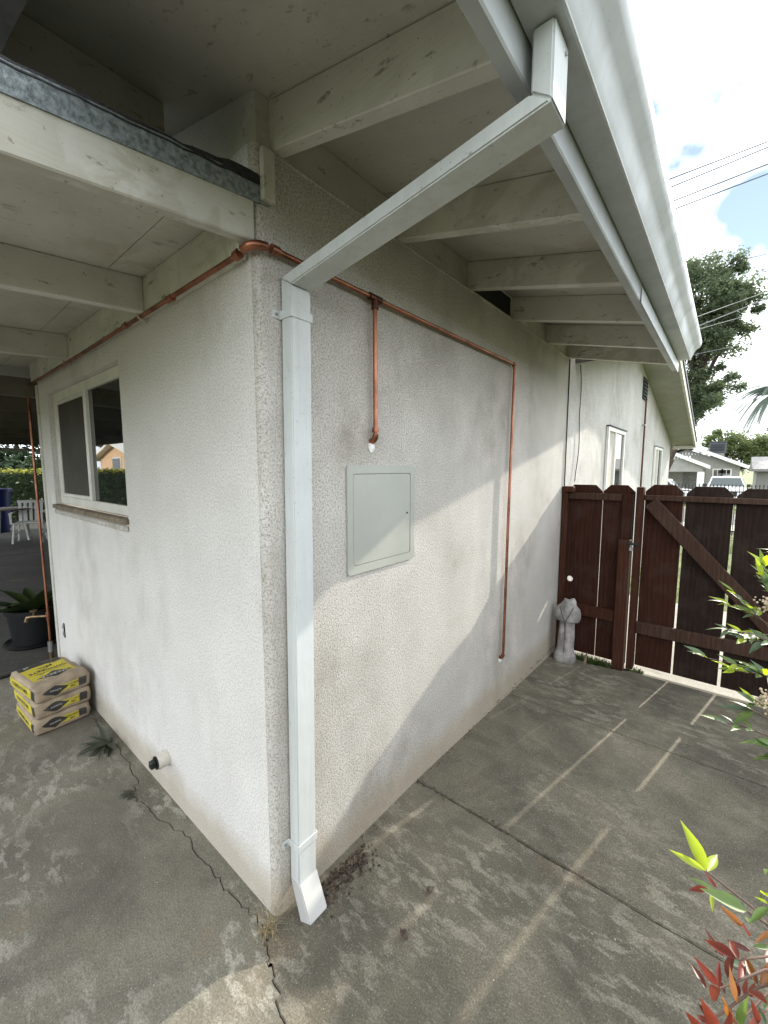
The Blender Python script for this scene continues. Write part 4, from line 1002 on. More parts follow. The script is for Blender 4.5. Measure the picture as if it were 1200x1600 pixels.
for i in range(14):
    q = (rl.uniform(1085, 1215), rl.uniform(1455, 1620)); d_ = rl.uniform(.64, .80)
    if q[0] < 1085+(1600-q[1])*.22: continue
    pb = dep(*q, d_); pt = dep(q[0]+rl.uniform(-42, 10), q[1]-rl.uniform(18, 48), d_+rl.uniform(-.03, .03))
    put_leaf(n1, rl.choice(LEAF[rl.choice(['n_red', 'n_red', 'n_dred', 'n_dred', 'n_dark', 'n_dred'])]), pb, pt, (CAM-pb).normalized()+Vector((rl.uniform(-.7, .7), rl.uniform(-.7, .7), .3)), rl.uniform(.65, .95))
# more leaves of the same shrub just outside the frame
for i in range(50):
    c_ = hub + Vector((rl.uniform(.02, .30), rl.uniform(-.15, .2), rl.uniform(-.35, .25)))
    d_ = Vector((rl.uniform(-1, 1), rl.uniform(-1, 1), rl.uniform(-.4, .8))).normalized()*rl.uniform(.035, .06)
    if (c_-CAM).length > .35: put_leaf(n1, rl.choice(LEAF[rl.choice(['n_red', 'n_green', 'n_orange', 'n_dark'])]), c_, c_+d_, (0, 0, 1))

# shrub further back on the right
n2 = thing('nandina_shrub', (1.55, 0.95, 0.02), 'green nandina shrub with cream flower heads in front of the gate at right', 'shrub')
b2 = Vector((1.55, 0.95, 0.02))
def spray(root, tip, base, n, size, mats, spread=0.8):
    """a twig from base to tip with paired leaflets"""
    base, tip = Vector(base), Vector(tip); ax = (tip-base)
    stem(root, [base, base.lerp(tip, .5)+Vector((0, 0, ax.length*.06)), tip], 0.0016, 0.0008)
    axn = ax.normalized(); side = axn.cross(Vector((0, 0, 1)))
    if side.length < .1: side = axn.orthogonal()
    side.normalize()
    for i in range(n):
        t = 0.35+0.65*i/max(1, n-1); p = base.lerp(tip, t)+Vector((0, 0, ax.length*.05*(1-t)))
        for s in ((-1, 1) if i < n-1 else (-.5, 0, .5)):
            d = (axn*rl.uniform(.5, 1.0)+side*s*rl.uniform(.6, 1.0)+Vector((0, 0, rl.uniform(-.45, .45)))).normalized()*size*rl.uniform(.7, 1.15)
            put_leaf(root, rl.choice(LEAF[rl.choice(mats)]), p, p+d, Vector((rl.uniform(-.4, .4), rl.uniform(-.6, .2), 1)), rl.uniform(.8, 1.1))
G2 = ['n_green', 'n_green', 'n_dark', 'n_lime']
for (tx, ty, bx, by, d, n) in [(1195,885,1215,935,1.45,4), (1190,900,1225,960,1.40,4), (1148,928,1205,985,1.45,4), (1140,945,1200,975,1.42,3), (1155,990,1215,995,1.45,4), (1140,985,1200,1000,1.40,3),
                              (1165,1000,1225,1010,1.42,4), (1200,910,1240,990,1.45,4),
                              (1105,1028,1180,1052,1.35,2), (1148,1048,1210,1062,1.35,3), (1185,1050,1225,1075,1.36,4), (1125,1092,1205,1125,1.32,1), (1135,1130,1200,1150,1.3,3), (1180,1100,1225,1120,1.3,3)]:
    spray(n2, dep(tx, ty, d), dep(bx, by, d+.04), n, 0.048 if n > 2 else 0.06, G2)
for (tx, ty, bx, by) in [(1172,1160,1235,1170), (1182,1182,1235,1185)]:
    spray(n2, dep(tx, ty, 1.25), dep(bx, by, 1.28), 1, 0.06, ['n_dark', 'n_green'])
hubs = [dep(1225, 985, 1.45), dep(1222, 1070, 1.40), dep(1230, 1160, 1.32)]
for h in hubs: stem(n2, [b2, b2.lerp(h, .5)+Vector((.05, .03, .05)), h], 0.009, 0.004)
for i in range(40):
    c_ = hubs[i % 3] + Vector((rl.uniform(.02, .35), rl.uniform(-.2, .25), rl.uniform(-.15, .2)))
    spray(n2, c_+Vector((rl.uniform(-.1, .1), rl.uniform(-.1, .1), rl.uniform(0, .1))), c_, 1, 0.06, G2)
for (px, py, d, n) in [(1198, 945, 1.36, 110), (1196, 1098, 1.30, 150)]:
    bm = bmesh.new(); c0 = dep(px, py, d)
    for i in range(n):
        p = c0+Vector((rl.gauss(.010, .013), rl.gauss(0, .013), rl.gauss(0, .011)))
        r_ = bmesh.ops.create_icosphere(bm, subdivisions=1, radius=rl.uniform(.002, .0036), matrix=Matrix.Translation(p))
    mk('flower_head', bm, 'flower', n2)['kind'] = 'stuff'

# weed at the foot of the patio wall
def weed(loc, n, L, label, mat='weed', w=0.26):
    me = [unit_leaf('weed_leaf', mat, .4, c_, w) for c_ in (.15, .35)]
    t = thing('weed', loc, label, 'weed'); p0 = Vector(loc)
    for i in range(n):
        a = 2*math.pi*i/n+rl.uniform(-.3, .3); l = L*rl.uniform(.6, 1.1)
        put_leaf(t, rl.choice(me), p0+Vector((math.cos(a)*.012, math.sin(a)*.012, .012)), p0+Vector((math.cos(a)*l, -abs(math.sin(a))*l*.9-0.01 if p0.y > -.2 else math.sin(a)*l, l*rl.uniform(.10, .75))), Vector((rl.uniform(-.5, .5), rl.uniform(-.5, .5), 1)), rl.uniform(.6, 1.0))
    return t
weed((-1.53, -0.06, 0.0), 14, 0.15, 'dark leafy weed growing from the crack beside the concrete bags')
weed((-1.02, -0.118, 0.0), 9, 0.05, 'tiny low weed in the crack beneath the cleanout stub', w=.35)
def tuft(loc, n, L, mat, label, cat='grass tuft'):
    bm = bmesh.new(); p0 = Vector(loc)
    for i in range(n):
        a = rl.uniform(0, 2*math.pi); l = L*rl.uniform(.4, 1.1); b = p0+Vector((rl.gauss(0, .012), rl.gauss(0, .012), 0.001)); lean = rl.uniform(.3, 1.1)
        dx = Vector((math.cos(a), math.sin(a), 0)); wv = dx.cross(Vector((0, 0, 1)))*.0012; pr = None
        for k in range(5):
            t = k/4; p = b+dx*l*lean*t*t*.9+Vector((0, 0, l*(t-.45*lean*t*t))); cur = [bm.verts.new(p-wv*(1-t*.8)), bm.verts.new(p+wv*(1-t*.8))]
            if pr: bm.faces.new((pr[0], pr[1], cur[1], cur[0]))
            pr = cur
    return tag(mk('grass_tuft', bm, mat, None, loc=loc), label, cat)
tuft((0.015, -0.048, 0), 75, 0.12, 'straw', 'dry straw-coloured grass tuft at the foot of the house corner')
# grass at the foot of the fence, litter by the downspout, grit on the slabs
def blades(name, area, n, L, mat, label, zf):
    bm = bmesh.new()
    for i in range(n):
        x, y = area(); a = rl.uniform(0, 6.28); l = L*rl.uniform(.4, 1.2); z0 = zf(x, y)
        d = Vector((math.cos(a), math.sin(a), 0)); wv = d.cross(Vector((0, 0, 1)))*.0025; b = Vector((x, y, z0))
        q = [b-wv, b+wv, b+d*l*.35+Vector((0, 0, l*.7))+wv*.6, b+d*l*.35+Vector((0, 0, l*.7))-wv*.6, b+d*l*.9+Vector((0, 0, l*.9))]
        v = [bm.verts.new(p) for p in q]; bm.faces.new((v[0], v[1], v[2], v[3])); bm.faces.new((v[3], v[2], v[4]))
    return tag(mk(name, bm, mat), label, 'grass', None, 'stuff')
blades('grass', lambda: (rl.uniform(0.17, 0.47), 3.02+rl.uniform(0, .1)), 900, 0.05, 'grass', 'short green grass along the foot of the fence panel', lambda x, y: -0.10)
blades('grass', lambda: (rl.uniform(0.05, 5.0), 5.7+rl.random()*9), 12000, 0.10, 'grass', 'sunlit lawn grass beyond the gate', lambda x, y: far_z(x, y))
blades('weeds', lambda: (rl.uniform(0.57, 0.70), 3.08+rl.uniform(0, .06)), 160, 0.035, 'grass', 'small green weeds at the foot of the gate stile', lambda x, y: -0.09)
def scatter(name, n, gen, size, mat, label, zoff=0.002):
    bm = bmesh.new()
    for i in range(n):
        x, y, z0 = gen(); s = size*rl.uniform(.4, 1.3); a = rl.uniform(0, 6.28)
        m = Matrix.Translation((x, y, z0+zoff+s*.25)) @ Matrix.Rotation(a, 4, 'Z') @ Matrix.Rotation(rl.uniform(-.7, .7), 4, 'X') @ Matrix.Rotation(rl.uniform(-.5, .5), 4, 'Y')
        v = [bm.verts.new(m @ Vector(p)) for p in ((-s, 0, 0), (-s*.2, -s*.42, s*.12), (s*.9, 0, 0), (-s*.1, s*.42, s*.15), (0, 0, -s*.1))]
        for f in ((0, 1, 4), (1, 2, 4), (2, 3, 4), (3, 0, 4)): bm.faces.new([v[k] for k in f])
    return tag(mk(name, bm, mat), label, 'debris', None, 'stuff')
def lit():
    t = rl.random(); return (0.02+abs(rl.gauss(0, .045))+.02*t, 0.13+t*.26+rl.gauss(0, .02), 0.0)
scatter('leaf_litter', 520, lit, 0.011, 'litter', 'heap of dead leaves and twigs beside the downspout kickout')
scatter('leaf_litter', 130, lambda: (0.01+abs(rl.gauss(0, .02)), rl.uniform(.4, 3.0), 0), 0.009, 'litter', 'crumbs of dead leaf along the foot of the long wall', -0.0)
scatter('leaf_litter', 170, lambda: (abs(rl.gauss(0, .45)), .863+rl.gauss(0, .012), 0), 0.006, 'litter', 'dirt crumbs along the joint across the side yard')
scatter('grit', 140, lambda: (rl.uniform(-1.5, 1.2), rl.uniform(-.9, .84), 0.0), 0.004, 'pebble', 'pale grit strewn over the concrete near the corner')
for i, (x, y, s, l_) in enumerate([(0.36, 0.415, .022, 'dark curled dead leaf on the concrete near the joint'), (0.40, 0.245, .026, 'dark dead leaf on the concrete nearest the camera')]):
    me = unit_leaf('dead_leaf', 'litter', .5, -.3, .7); t = bpy.data.objects.new('dead_leaf', me); C.objects.link(t)
    t.location = (x, y, .006); t.scale = (s*1.6,)*3; t.rotation_euler = (.2, -.1, 1.1+i*2); tag(t, l_, 'leaf')

# potted strap-leaf plant on the patio
pp = thing('potted_plant', (-3.72, 0.0, 0.007), 'strap-leaved plant in a black nursery pot beyond the white wall', 'potted plant')
c0 = (-3.72, 0.0, 0.007)
mk('saucer', lathe(bmesh.new(), [(0.0, 0), (0.22, 0.0), (0.245, 0.02), (0.235, 0.022), (0.21, 0.008), (0.0, 0.008)], c0, 28), 'black_pl', pp, 40)
mk('pot', lathe(bmesh.new(), [(0.0, 0.01), (0.165, 0.01), (0.20, 0.30), (0.215, 0.30), (0.217, 0.335), (0.195, 0.335), (0.188, 0.29), (0.0, 0.29)], c0, 28), 'black_pl', pp, 40)
for i in range(15):
    a = 2*math.pi*i/15+rl.uniform(-.2, .2); L = rl.uniform(.38, .56); el = rl.uniform(.2, .9)
    b = Vector(c0)+Vector((math.cos(a)*.03, math.sin(a)*.03, .29)); me = unit_leaf('strap', 'potleaf', .5, rl.uniform(.1, .35), .24)
    put_leaf(pp, me, b, b+Vector((math.cos(a)*math.cos(el), math.sin(a)*math.cos(el), math.sin(el)))*L, (0, 0, 1), 1.0)

# ------------------------------------------------------------------ furniture and garden at the far left
def chair(name, loc, rz, label):
    t = thing(name, loc, label, 'chair', 'white plastic garden chairs'); t.rotation_euler.z = rz
    def lb(nm, bm):
        me = bpy.data.meshes.new(nm); bmesh.ops.recalc_face_normals(bm, faces=bm.faces); bm.to_mesh(me); bm.free(); me.materials.append(M['white_pl'])
        o = bpy.data.objects.new(nm, me); C.objects.link(o); o.parent = t
    lb('seat', bbox(bmesh.new(), -.23, .23, -.22, .22, .42, .445, .012, 2))
    for sx in (-1, 1):
        for sy in (-1, 1): lb('leg', bar(bmesh.new(), (sx*.25, sy*.25, 0), (sx*.21, sy*.20, .42), .05, .03, (1, 0, 0)))
        lb('armrest', bar(bmesh.new(), (sx*.26, -.22, .64), (sx*.26, .22, .66), .05, .025)); lb('arm_post', bar(bmesh.new(), (sx*.255, -.2, .42), (sx*.26, -.2, .63), .03, .04, (1, 0, 0)))
        lb('stretcher', bar(bmesh.new(), (sx*.235, -.22, .2), (sx*.235, .22, .2), .025, .03))
    for k in range(5): lb('back_slat', bar(bmesh.new(), (-.18+k*.09, .21, .44), (-.19+k*.095, .30, .86), .055, .015, (0, 1, 0)))
    lb('back_rail', bar(bmesh.new(), (-.23, .30, .87), (.23, .30, .87), .02, .06))
    return t
chair('garden_chair', (-10.6, 1.12, .006), R(70), 'white plastic garden chair nearest the copper riser')
chair('garden_chair', (-11.6, 0.30, .006), R(-60), 'white plastic garden chair at the left edge beyond the table')
tb = thing('garden_table', (-11.2, .92, .006), 'round white garden table with a brownish top under the patio cover', 'table')
mk('table_top', lathe(bmesh.new(), [(0, .69), (.45, .69), (.47, .705), (.45, .72), (0, .72)], (-11.2, .92, .006), 28), 'brown_top', tb, 40)
for a in (.6, 2.2, 3.7, 5.3): mk('leg', bar(bmesh.new(), (-11.2+.40*math.cos(a), .92+.40*math.sin(a), .006), (-11.2+.30*math.cos(a), .92+.30*math.sin(a), .69), .05, .05), 'white_pl', tb)
bb = thing('blue_bin', (-13.0, .88, .005), 'dark blue round plastic bin in front of the hedge', 'bin')
mk('tub', lathe(bmesh.new(), [(0, 0), (.24, 0), (.32, 1.02), (.34, 1.02), (.34, 1.10), (.30, 1.10), (.27, .1), (0, .1)], (-13.0, .88, .005), 28), 'blue_pl', bb, 40)
mk('rim', lathe(bmesh.new(), [(.341, 1.03), (.36, 1.03), (.36, 1.085), (.341, 1.085)], (-13.0, .88, .005), 28), 'blue_pl', bb, 40)

def leafcloud(bm, gen, n, size, rr):
    for i in range(n):
        p = gen(); s = size*rr.uniform(.6, 1.3)
        x = Vector((rr.gauss(0, 1), rr.gauss(0, 1), rr.gauss(0, .6))).normalized(); y = x.orthogonal().normalized(); y = (Matrix.Rotation(rr.uniform(0, 6.28), 3, x) @ y)*s*.42
        x = x*s; v = [bm.verts.new(p-x), bm.verts.new(p-y), bm.verts.new(p+x), bm.verts.new(p+y)]; bm.faces.new(v)
rt = random.Random(5)
hd = thing('hedge', (-15.2, 2, -.1), 'clipped green hedge with a sunlit yellow-green top across the garden', 'hedge')
bm = bmesh.new()
def hg():
    y = rt.uniform(-6, 8); f = rt.random()
    zt = 1.50+.07*noise.noise(Vector((y*1.7, 0, 0)))
    if f < .45: return Vector((rt.uniform(-15.8, -14.6), y, zt+rt.gauss(0, .035)))
    return Vector((-14.6+rt.gauss(0, .05), y, rt.uniform(0, zt)))
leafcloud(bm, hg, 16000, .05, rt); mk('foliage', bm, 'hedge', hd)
bm = bmesh.new(); leafcloud(bm, lambda: Vector((rt.uniform(-15.85, -14.5), rt.uniform(-6, 8), 1.53+rt.gauss(0, .04))), 6000, .045, rt); mk('sun_yellow_tips', bm, 'hedge_sun', hd)  # yellow leaves stand for sunlight on the hedge top
bm = bmesh.new(); bbox(bm, -15.75, -14.68, -6, 8, -.1, 1.44); mk('inner_branches', bm, 'darktree', hd)

def tree(name, base, label, crowns, n, size, mat, trunk_r, limbs, seed, cat='tree', group=None):
    rr = random.Random(seed); t = thing(name, base, label, cat, group); base = Vector(base)
    top = Vector((sum(c[0] for c in crowns)/len(crowns), sum(c[1] for c in crowns)/len(crowns), 0))
    fork = base.lerp(Vector((top.x, top.y, min(c[2] for c in crowns))), .55)
    bm = bmesh.new(); tube(bm, [base-Vector((0, 0, .2)), base.lerp(fork, .5)+Vector((trunk_r*.4, 0, 0)), fork], trunk_r, 10, rads=[trunk_r*1.25, trunk_r, trunk_r*.8])
    for c in crowns:
        p = Vector(c[:3]); m_ = fork.lerp(p, .5)+Vector((rr.uniform(-.3, .3), rr.uniform(-.3, .3), .2))
        tube(bm, [fork, m_, p], trunk_r*.4, 6, rads=[trunk_r*.55, trunk_r*.35, trunk_r*.1])
        for k in range(limbs):
            q = p+Vector((rr.gauss(0, .5)*c[3], rr.gauss(0, .5)*c[3], rr.gauss(0, .5)*c[4])); tube(bm, [m_.lerp(p, rr.random()), (p+q)/2+Vector((0, 0, .1)), q], .03, 5, rads=[trunk_r*.16, trunk_r*.1, trunk_r*.03])
    mk('trunk', bm, 'bark', t, 60)
    # clumps spread through the crown, leaves spread through the clumps
    cl = []
    for c in crowns:
        for k in range(int(c[5])):
            d = Vector((rr.gauss(0, 1), rr.gauss(0, 1), rr.gauss(0, 1))).normalized()*(rr.random()**.45)
            cl.append((Vector(c[:3])+Vector((d.x*c[3], d.y*c[3], d.z*c[4])), rr.uniform(.22, .46)*c[3]))
    def gen():
        p, r_ = rr.choice(cl); d = Vector((rr.gauss(0, 1), rr.gauss(0, 1), rr.gauss(0, .6))).normalized()*(rr.random()**.5)*r_
        return p+d
    bm = bmesh.new(); leafcloud(bm, gen, n, size, rr); mk('crown', bm, mat, t); return t
# dark trees behind the hedge
for i, (y, h) in enumerate([(-3, 6), (0.2, 7), (2.6, 6.2), (5.5, 7.2)]):
    tree('evergreen_tree', (-19.5, y, -.13), ['evergreen tree far behind the hedge beside the left edge', 'evergreen tree behind the hedge at the left picture edge', 'dark evergreen tree behind the hedge left of the copper riser', 'evergreen tree behind the hedge hidden partly by the house'][i],
         [(-19.5, y, h*.55, 1.7, h*.42, 26), (-19.5, y, h*.25, 1.9, h*.25, 20)], 5200, .13, 'darktree', .18, 2, 40+i, group='evergreen trees behind the hedge')

# ------------------------------------------------------------------ beyond the gate: trees, house, car
def cr(px, py, Y, r, rz, n): p = at(px, py, Y); return (p.x, p.y, p.z, r, rz, n)
YT = 26.0
tree('street_tree', (at(1005, 700, YT).x, YT, -.5), 'large leafy tree rising behind the end of the eave', [cr(1085, 470, YT, 2.1, 1.9, 26), cr(1125, 480, YT, 1.7, 1.4, 20), cr(1070, 560, YT, 2.0, 1.6, 22), cr(1110, 540, YT, 1.4, 1.0, 12), cr(1085, 620, YT, 1.5, 1.6, 20), cr(1120, 600, YT, 1.1, .8, 10), cr(1050, 520, YT, 2.2, 2.6, 24), cr(1140, 465, YT, 1.0, .9, 9), cr(1070, 425, YT, 1.2, 1.0, 10), cr(1075, 650, YT, 1.3, 1.4, 14), cr(1148, 505, YT, 1.0, 1.1, 10), cr(1100, 425, YT, 1.3, 1.1, 12), cr(1130, 440, YT, 1.0, .9, 9)], 62000, .085, 'tree', .28, 3, 11)
YB = 60.0
tree('small_tree', (at(1150, 730, YB).x, YB, -.5), 'pale sunlit leafy tree behind the grey neighbour house', [cr(1135, 695, YB, 2.4, 1.7, 20), cr(1165, 700, YB, 2.6, 1.6, 22), cr(1195, 705, YB, 2.8, 1.5, 22), cr(1120, 685, YB, 1.6, 1.2, 10), cr(1180, 715, YB, 2.4, 1.4, 20)], 13000, .16, 'tree2', .2, 2, 12)
# palm
YP = 48.0; ptop = at(1216, 612, YP)
pl = thing('palm_tree', (ptop.x, YP, -.5), 'feathery palm with drooping fronds at the right picture edge', 'palm tree')
mk('trunk', tube(bmesh.new(), [(ptop.x+.3, YP, -.6), (ptop.x+.1, YP, ptop.z*.5), tuple(ptop)], .22, 12, rads=[.3, .22, .2]), 'bark', pl, 60)
rp = random.Random(3)
for i in range(34):
    a = 2*math.pi*i/34+rp.uniform(-.1, .1); L = rp.uniform(2.6, 3.3); el = rp.uniform(-.2, 1.1); bm = bmesh.new(); pts = []
    for k in range(15):
        t = k/14; pts.append(ptop+Vector((math.cos(a)*L*t*math.cos(el*(1-t)), math.sin(a)*L*t*math.cos(el*(1-t)), L*(math.sin(el)*t-1.0*t*t))))
    tube(bm, pts, .03, 4)
    for k in range(2, 15):
        for s in (-1, 1):
            for q in range(5):
                p = pts[k-1].lerp(pts[k], q/5); d = Vector((math.cos(a+s*1.0), math.sin(a+s*1.0), -.75)).normalized()*.62*(1-.5*k/15); w_ = Vector((0, 0, .03))
                bm.faces.new([bm.verts.new(p+w_), bm.verts.new(p-w_), bm.verts.new(p+d)])
    mk('frond', bm, 'palm', pl)

YH = 44.0
nb = thing('neighbour_house', (at(1090, 740, YH).x, YH, -.5), 'grey gabled bungalow with white roof edges across the street', 'house')
def H(px, py, Y=YH): p = at(px, py, Y); return p.x, p.z
def hprism(name, pts, y0, y1, mat, parent=nb): return mk(name, prism(bmesh.new(), [H(*p) for p in pts], 'Y', y0, y1), mat, parent)
xL, _ = H(1000, 740); xR, zE = H(1157, 727); xA, zA = H(1074, 700)
mk('wall', prism(bmesh.new(), [(xL, -.5), (xR, -.5), (xR, zE-.05), (xA, zA-.1), (xL, zE-.05)], 'Y', YH, YH+9), 'house_grey', nb)
for (pa, pb) in (((1074, 697), (1170, 731)), ((1074, 697), (978, 731))):
    a_, b_ = H(*pa), H(*pb)
    mk('roof', prism(bmesh.new(), [a_, b_, (b_[0], b_[1]+.16), (a_[0], a_[1]+.18)], 'Y', YH-.55, YH+9.4), 'roof_grey', nb)
    mk('barge_board', prism(bmesh.new(), [(a_[0], a_[1]-.1), (b_[0], b_[1]-.1), (b_[0], b_[1]+.18), (a_[0], a_[1]+.2)], 'Y', YH-.62, YH-.555), 'white_trim', nb)
for k in range(9):
    x0 = xA-1.0+k*.22; mk('gable_slat', prism(bmesh.new(), [(x0, zA-.62), (x0+.09, zA-.62), (x0+.09, zA-.33-abs(k-4)*.06), (x0, zA-.33-abs(k-4)*.06)], 'Y', YH-.06, YH-.01), 'white_trim', nb)
# porch with its own lower gable
a_, b_ = H(1030, 701, YH-3), H(1110, 731, YH-3)
for (p_, q_) in ((a_, b_), (a_, (2*a_[0]-b_[0], b_[1]))):
    mk('porch_roof', prism(bmesh.new(), [p_, q_, (q_[0], q_[1]+.16), (p_[0], p_[1]+.18)], 'Y', YH-3.4, YH-.7), 'roof_grey', nb)
    mk('barge_board', prism(bmesh.new(), [(p_[0], p_[1]-.1), (q_[0], q_[1]-.1), (q_[0], q_[1]+.18), (p_[0], p_[1]+.2)], 'Y', YH-3.5, YH-3.41), 'white_trim', nb)
xs_ = [H(x, 735, YH-3)[0] for x in (1000, 1047, 1090, 1101)]; zh = H(1070, 737, YH-3)[1]
mk('porch_gable', prism(bmesh.new(), [(2*a_[0]-xs_[3], zh), (xs_[3]-.1, zh), (xs_[3]-.1, b_[1]+.15), (a_[0], a_[1]-.05), (2*a_[0]-xs_[3], b_[1]+.15)], 'Y', YH-3.2, YH-3.0), 'house_grey', nb)
for k in range(7):
    x0 = H(1048, 735, YH-3)[0]+k*.2; mk('gable_slat', prism(bmesh.new(), [(x0, 2.42), (x0+.08, 2.42), (x0+.08, 2.66), (x0, 2.66)], 'Y', YH-3.25, YH-3.205), 'white_trim', nb)
col_ = box('porch_column', xs_[2], xs_[3], YH-3.2, YH-2.6, -.5, zh-.002, 'white_trim', nb, .02)
x0 = H(1068, 740)[0]; dd = box('door', x0, x0+1.5, YH-.06, YH-.002, -.45, 1.62, 'trim_dark', nb, .01)
mk('door_wreath', lathe(bmesh.new(), [(.10, 0), (.22, 0), (.22, .03), (.10, .03)], (0, 0, 0), 14), 'white_trim', dd).matrix_local = Matrix.Translation(Vector((x0+.95, YH-.065, 1.0))-wloc(nb)) @ Matrix.Rotation(math.pi/2, 4, 'X')
for (pa, pb, z0, z1) in ((1115, 1127, 734, 748), (1129, 1141, 734, 743)):
    xa, za = H(pa, z0); xb, zb = H(pb, z1); wd = box('window', xa-.08, xb+.08, YH-.05, YH-.002, zb-.08, za+.08, 'white_trim', nb, .01)
    for k in range(2): box('pane', xa+(xb-xa)*k/2+.02, xa+(xb-xa)*(k+1)/2-.02, YH-.065, YH-.051, zb, za, 'glass', wd, 0)
nb_ = thing('rooftop_cooler', (H(1123, 700, YH+3)[0], YH+3, 3.0), 'dark box cooler standing on the neighbour roof', 'cooler')
xa, za = H(1109, 692, YH+2.5); xb, zb = H(1134, 707, YH+2.5)
box('cabinet', xa, xb, YH+2.5, YH+4.2, zb, za, 'ac', nb_, .03); box('stand', xa+.1, xb-.1, YH+2.6, YH+4.1, zb-.7, zb-.005, 'roof_grey', nb_, .02)
box('lid', xa-.05, xb+.05, YH+2.45, YH+4.25, za+.005, za+.07, 'ac', nb_, .02)
for k in range(5): box('louvre', xa+.1, xb-.1, YH+2.47, YH+2.498, zb+.15+k*(za-zb-.25)/5, zb+.22+k*(za-zb-.25)/5, 'black_iron', nb_, 0)
# low garage house at the right edge
g2 = thing('garage_house', (at(1200, 740, 52).x, 52, -.5), 'low pale garage with a flat eave at the right picture edge', 'house')
ga_ = at(1176, 724, 52); gb_ = at(1176, 737, 52)
box('wall', ga_.x+.4, ga_.x+14, 52, 60, -.5, gb_.z, 'house_grey', g2, .02)
mk('roof', prism(bmesh.new(), [(51.3, gb_.z+.02), (60.5, gb_.z+.02), (56, ga_.z+.7), (51.3, gb_.z+.25)], 'X', ga_.x, ga_.x+14.4), 'roof_grey', g2)
box('door', ga_.x+1.6, ga_.x+6.5, 51.9, 51.995, -.5, gb_.z-.25, 'trim_dark', g2, .02)

def car(name, loc, rz, label):
    t = thing(name, loc, label, 'car', 'white vehicles beyond the gate'); t.rotation_euler.z = rz
    def lb(nm, bm, mat, sm=None, par=None):
        me = bpy.data.meshes.new(nm); bmesh.ops.recalc_face_normals(bm, faces=bm.faces); bm.to_mesh(me); bm.free(); me.materials.append(M[mat])
        if sm:
            for p in me.polygons: p.use_smooth = True
            me.set_sharp_from_angle(angle=R(sm))
        o = bpy.data.objects.new(nm, me); C.objects.link(o); o.parent = par or t; return o
    # front of the car at -y
    def loft(secs):
        bm = bmesh.new(); L = [[bm.verts.new(p) for p in s] for s in secs]; n = len(L[0])
        for a, b in zip(L, L[1:]):
            for j in range(n): bm.faces.new((a[j], a[(j+1) % n], b[(j+1) % n], b[j]))
        bm.faces.new(L[0][::-1]); bm.faces.new(L[-1]); return bm
    def sec(y, w, z0, z1, cr_=.12): return [(-w, y, z0), (w, y, z0), (w*1.02, y, (z0+z1)/2), (w, y, z1-cr_), (w-cr_, y, z1), (0, y, z1+.03), (-w+cr_, y, z1), (-w, y, z1-cr_), (-w*1.02, y, (z0+z1)/2)]
    lb('body', loft([sec(-2.45, .78, .42, .92), sec(-2.35, .90, .36, 1.02), sec(-1.2, .95, .32, 1.12), sec(-.9, .96, .32, 1.14), sec(1.6, .96, .32, 1.15), sec(2.3, .94, .36, 1.12), sec(2.4, .85, .45, 1.0)]), 'carpaint', 35)
    def cab(y0, y1, y2, y3, w0, w1, z0, z1): return loft([[(-w0, y0, z0), (w0, y0, z0), (w0, y3, z0), (-w0, y3, z0)], [(-w1, y1, z1), (w1, y1, z1), (w1, y2, z1), (-w1, y2, z1)]])
    b = cab(-1.05, -.35, 1.7, 2.25, .90, .70, 1.13, 1.72); bmesh.ops.bevel(b, geom=list(b.edges), offset=.05, segments=2, affect='EDGES'); lb('roof', b, 'carpaint', 40)
    lb('windshield', hexa(bmesh.new(), [(-.80, -1.02, 1.20), (.80, -1.02, 1.20), (.80, -.98, 1.20), (-.80, -.98, 1.20), (-.66, -.45, 1.66), (.66, -.45, 1.66), (.66, -.40, 1.66), (-.66, -.40, 1.66)]), 'carglass')
    for s in (-1, 1):
        lb('side_window', hexa(bmesh.new(), [(s*.86, -.75, 1.20), (s*.90, -.75, 1.20), (s*.90, 2.0, 1.20), (s*.86, 2.0, 1.20), (s*.72, -.35, 1.62), (s*.765, -.35, 1.62), (s*.765, 1.65, 1.62), (s*.72, 1.65, 1.62)]), 'carglass')
        lb('mirror', bbox(bmesh.new(), s*1.03-.09, s*1.03+.09, -.85, -.72, 1.12, 1.30, .03, 2), 'black_pl')
        lb('headlight', bbox(bmesh.new(), s*.68-.16, s*.68+.16, -2.44, -2.30, .78, .95, .03, 2), 'lamp')
        for y in (-1.55, 1.5):
            wv = lb('wheel', tube(bmesh.new(), [(s*.74, y, .35), (s*.97, y, .35)], .35, 20), 'rubber', 40); lb('rim', tube(bmesh.new(), [(s*.972, y, .35), (s*.985, y, .35)], .21, 16), 'lamp', 40, wv)
    lb('grille', bbox(bmesh.new(), -.46, .46, -2.475, -2.40, .62, .90, .02), 'black_pl'); lb('bumper', bbox(bmesh.new(), -.86, .86, -2.52, -2.36, .38, .58, .05, 2), 'carpaint'); lb('plate', bbox(bmesh.new(), -.16, .16, -2.535, -2.521, .46, .55, 0), 'white_trim')
    return t
car('parked_car', (at(1135, 742, 31).x, 32.5, -.60), R(2), 'white car facing the gate parked in front of the grey house')
car('parked_car', (at(1036, 752, 30).x, 30.0, -.75), R(88), 'white car showing only at the corner of the far white wall')

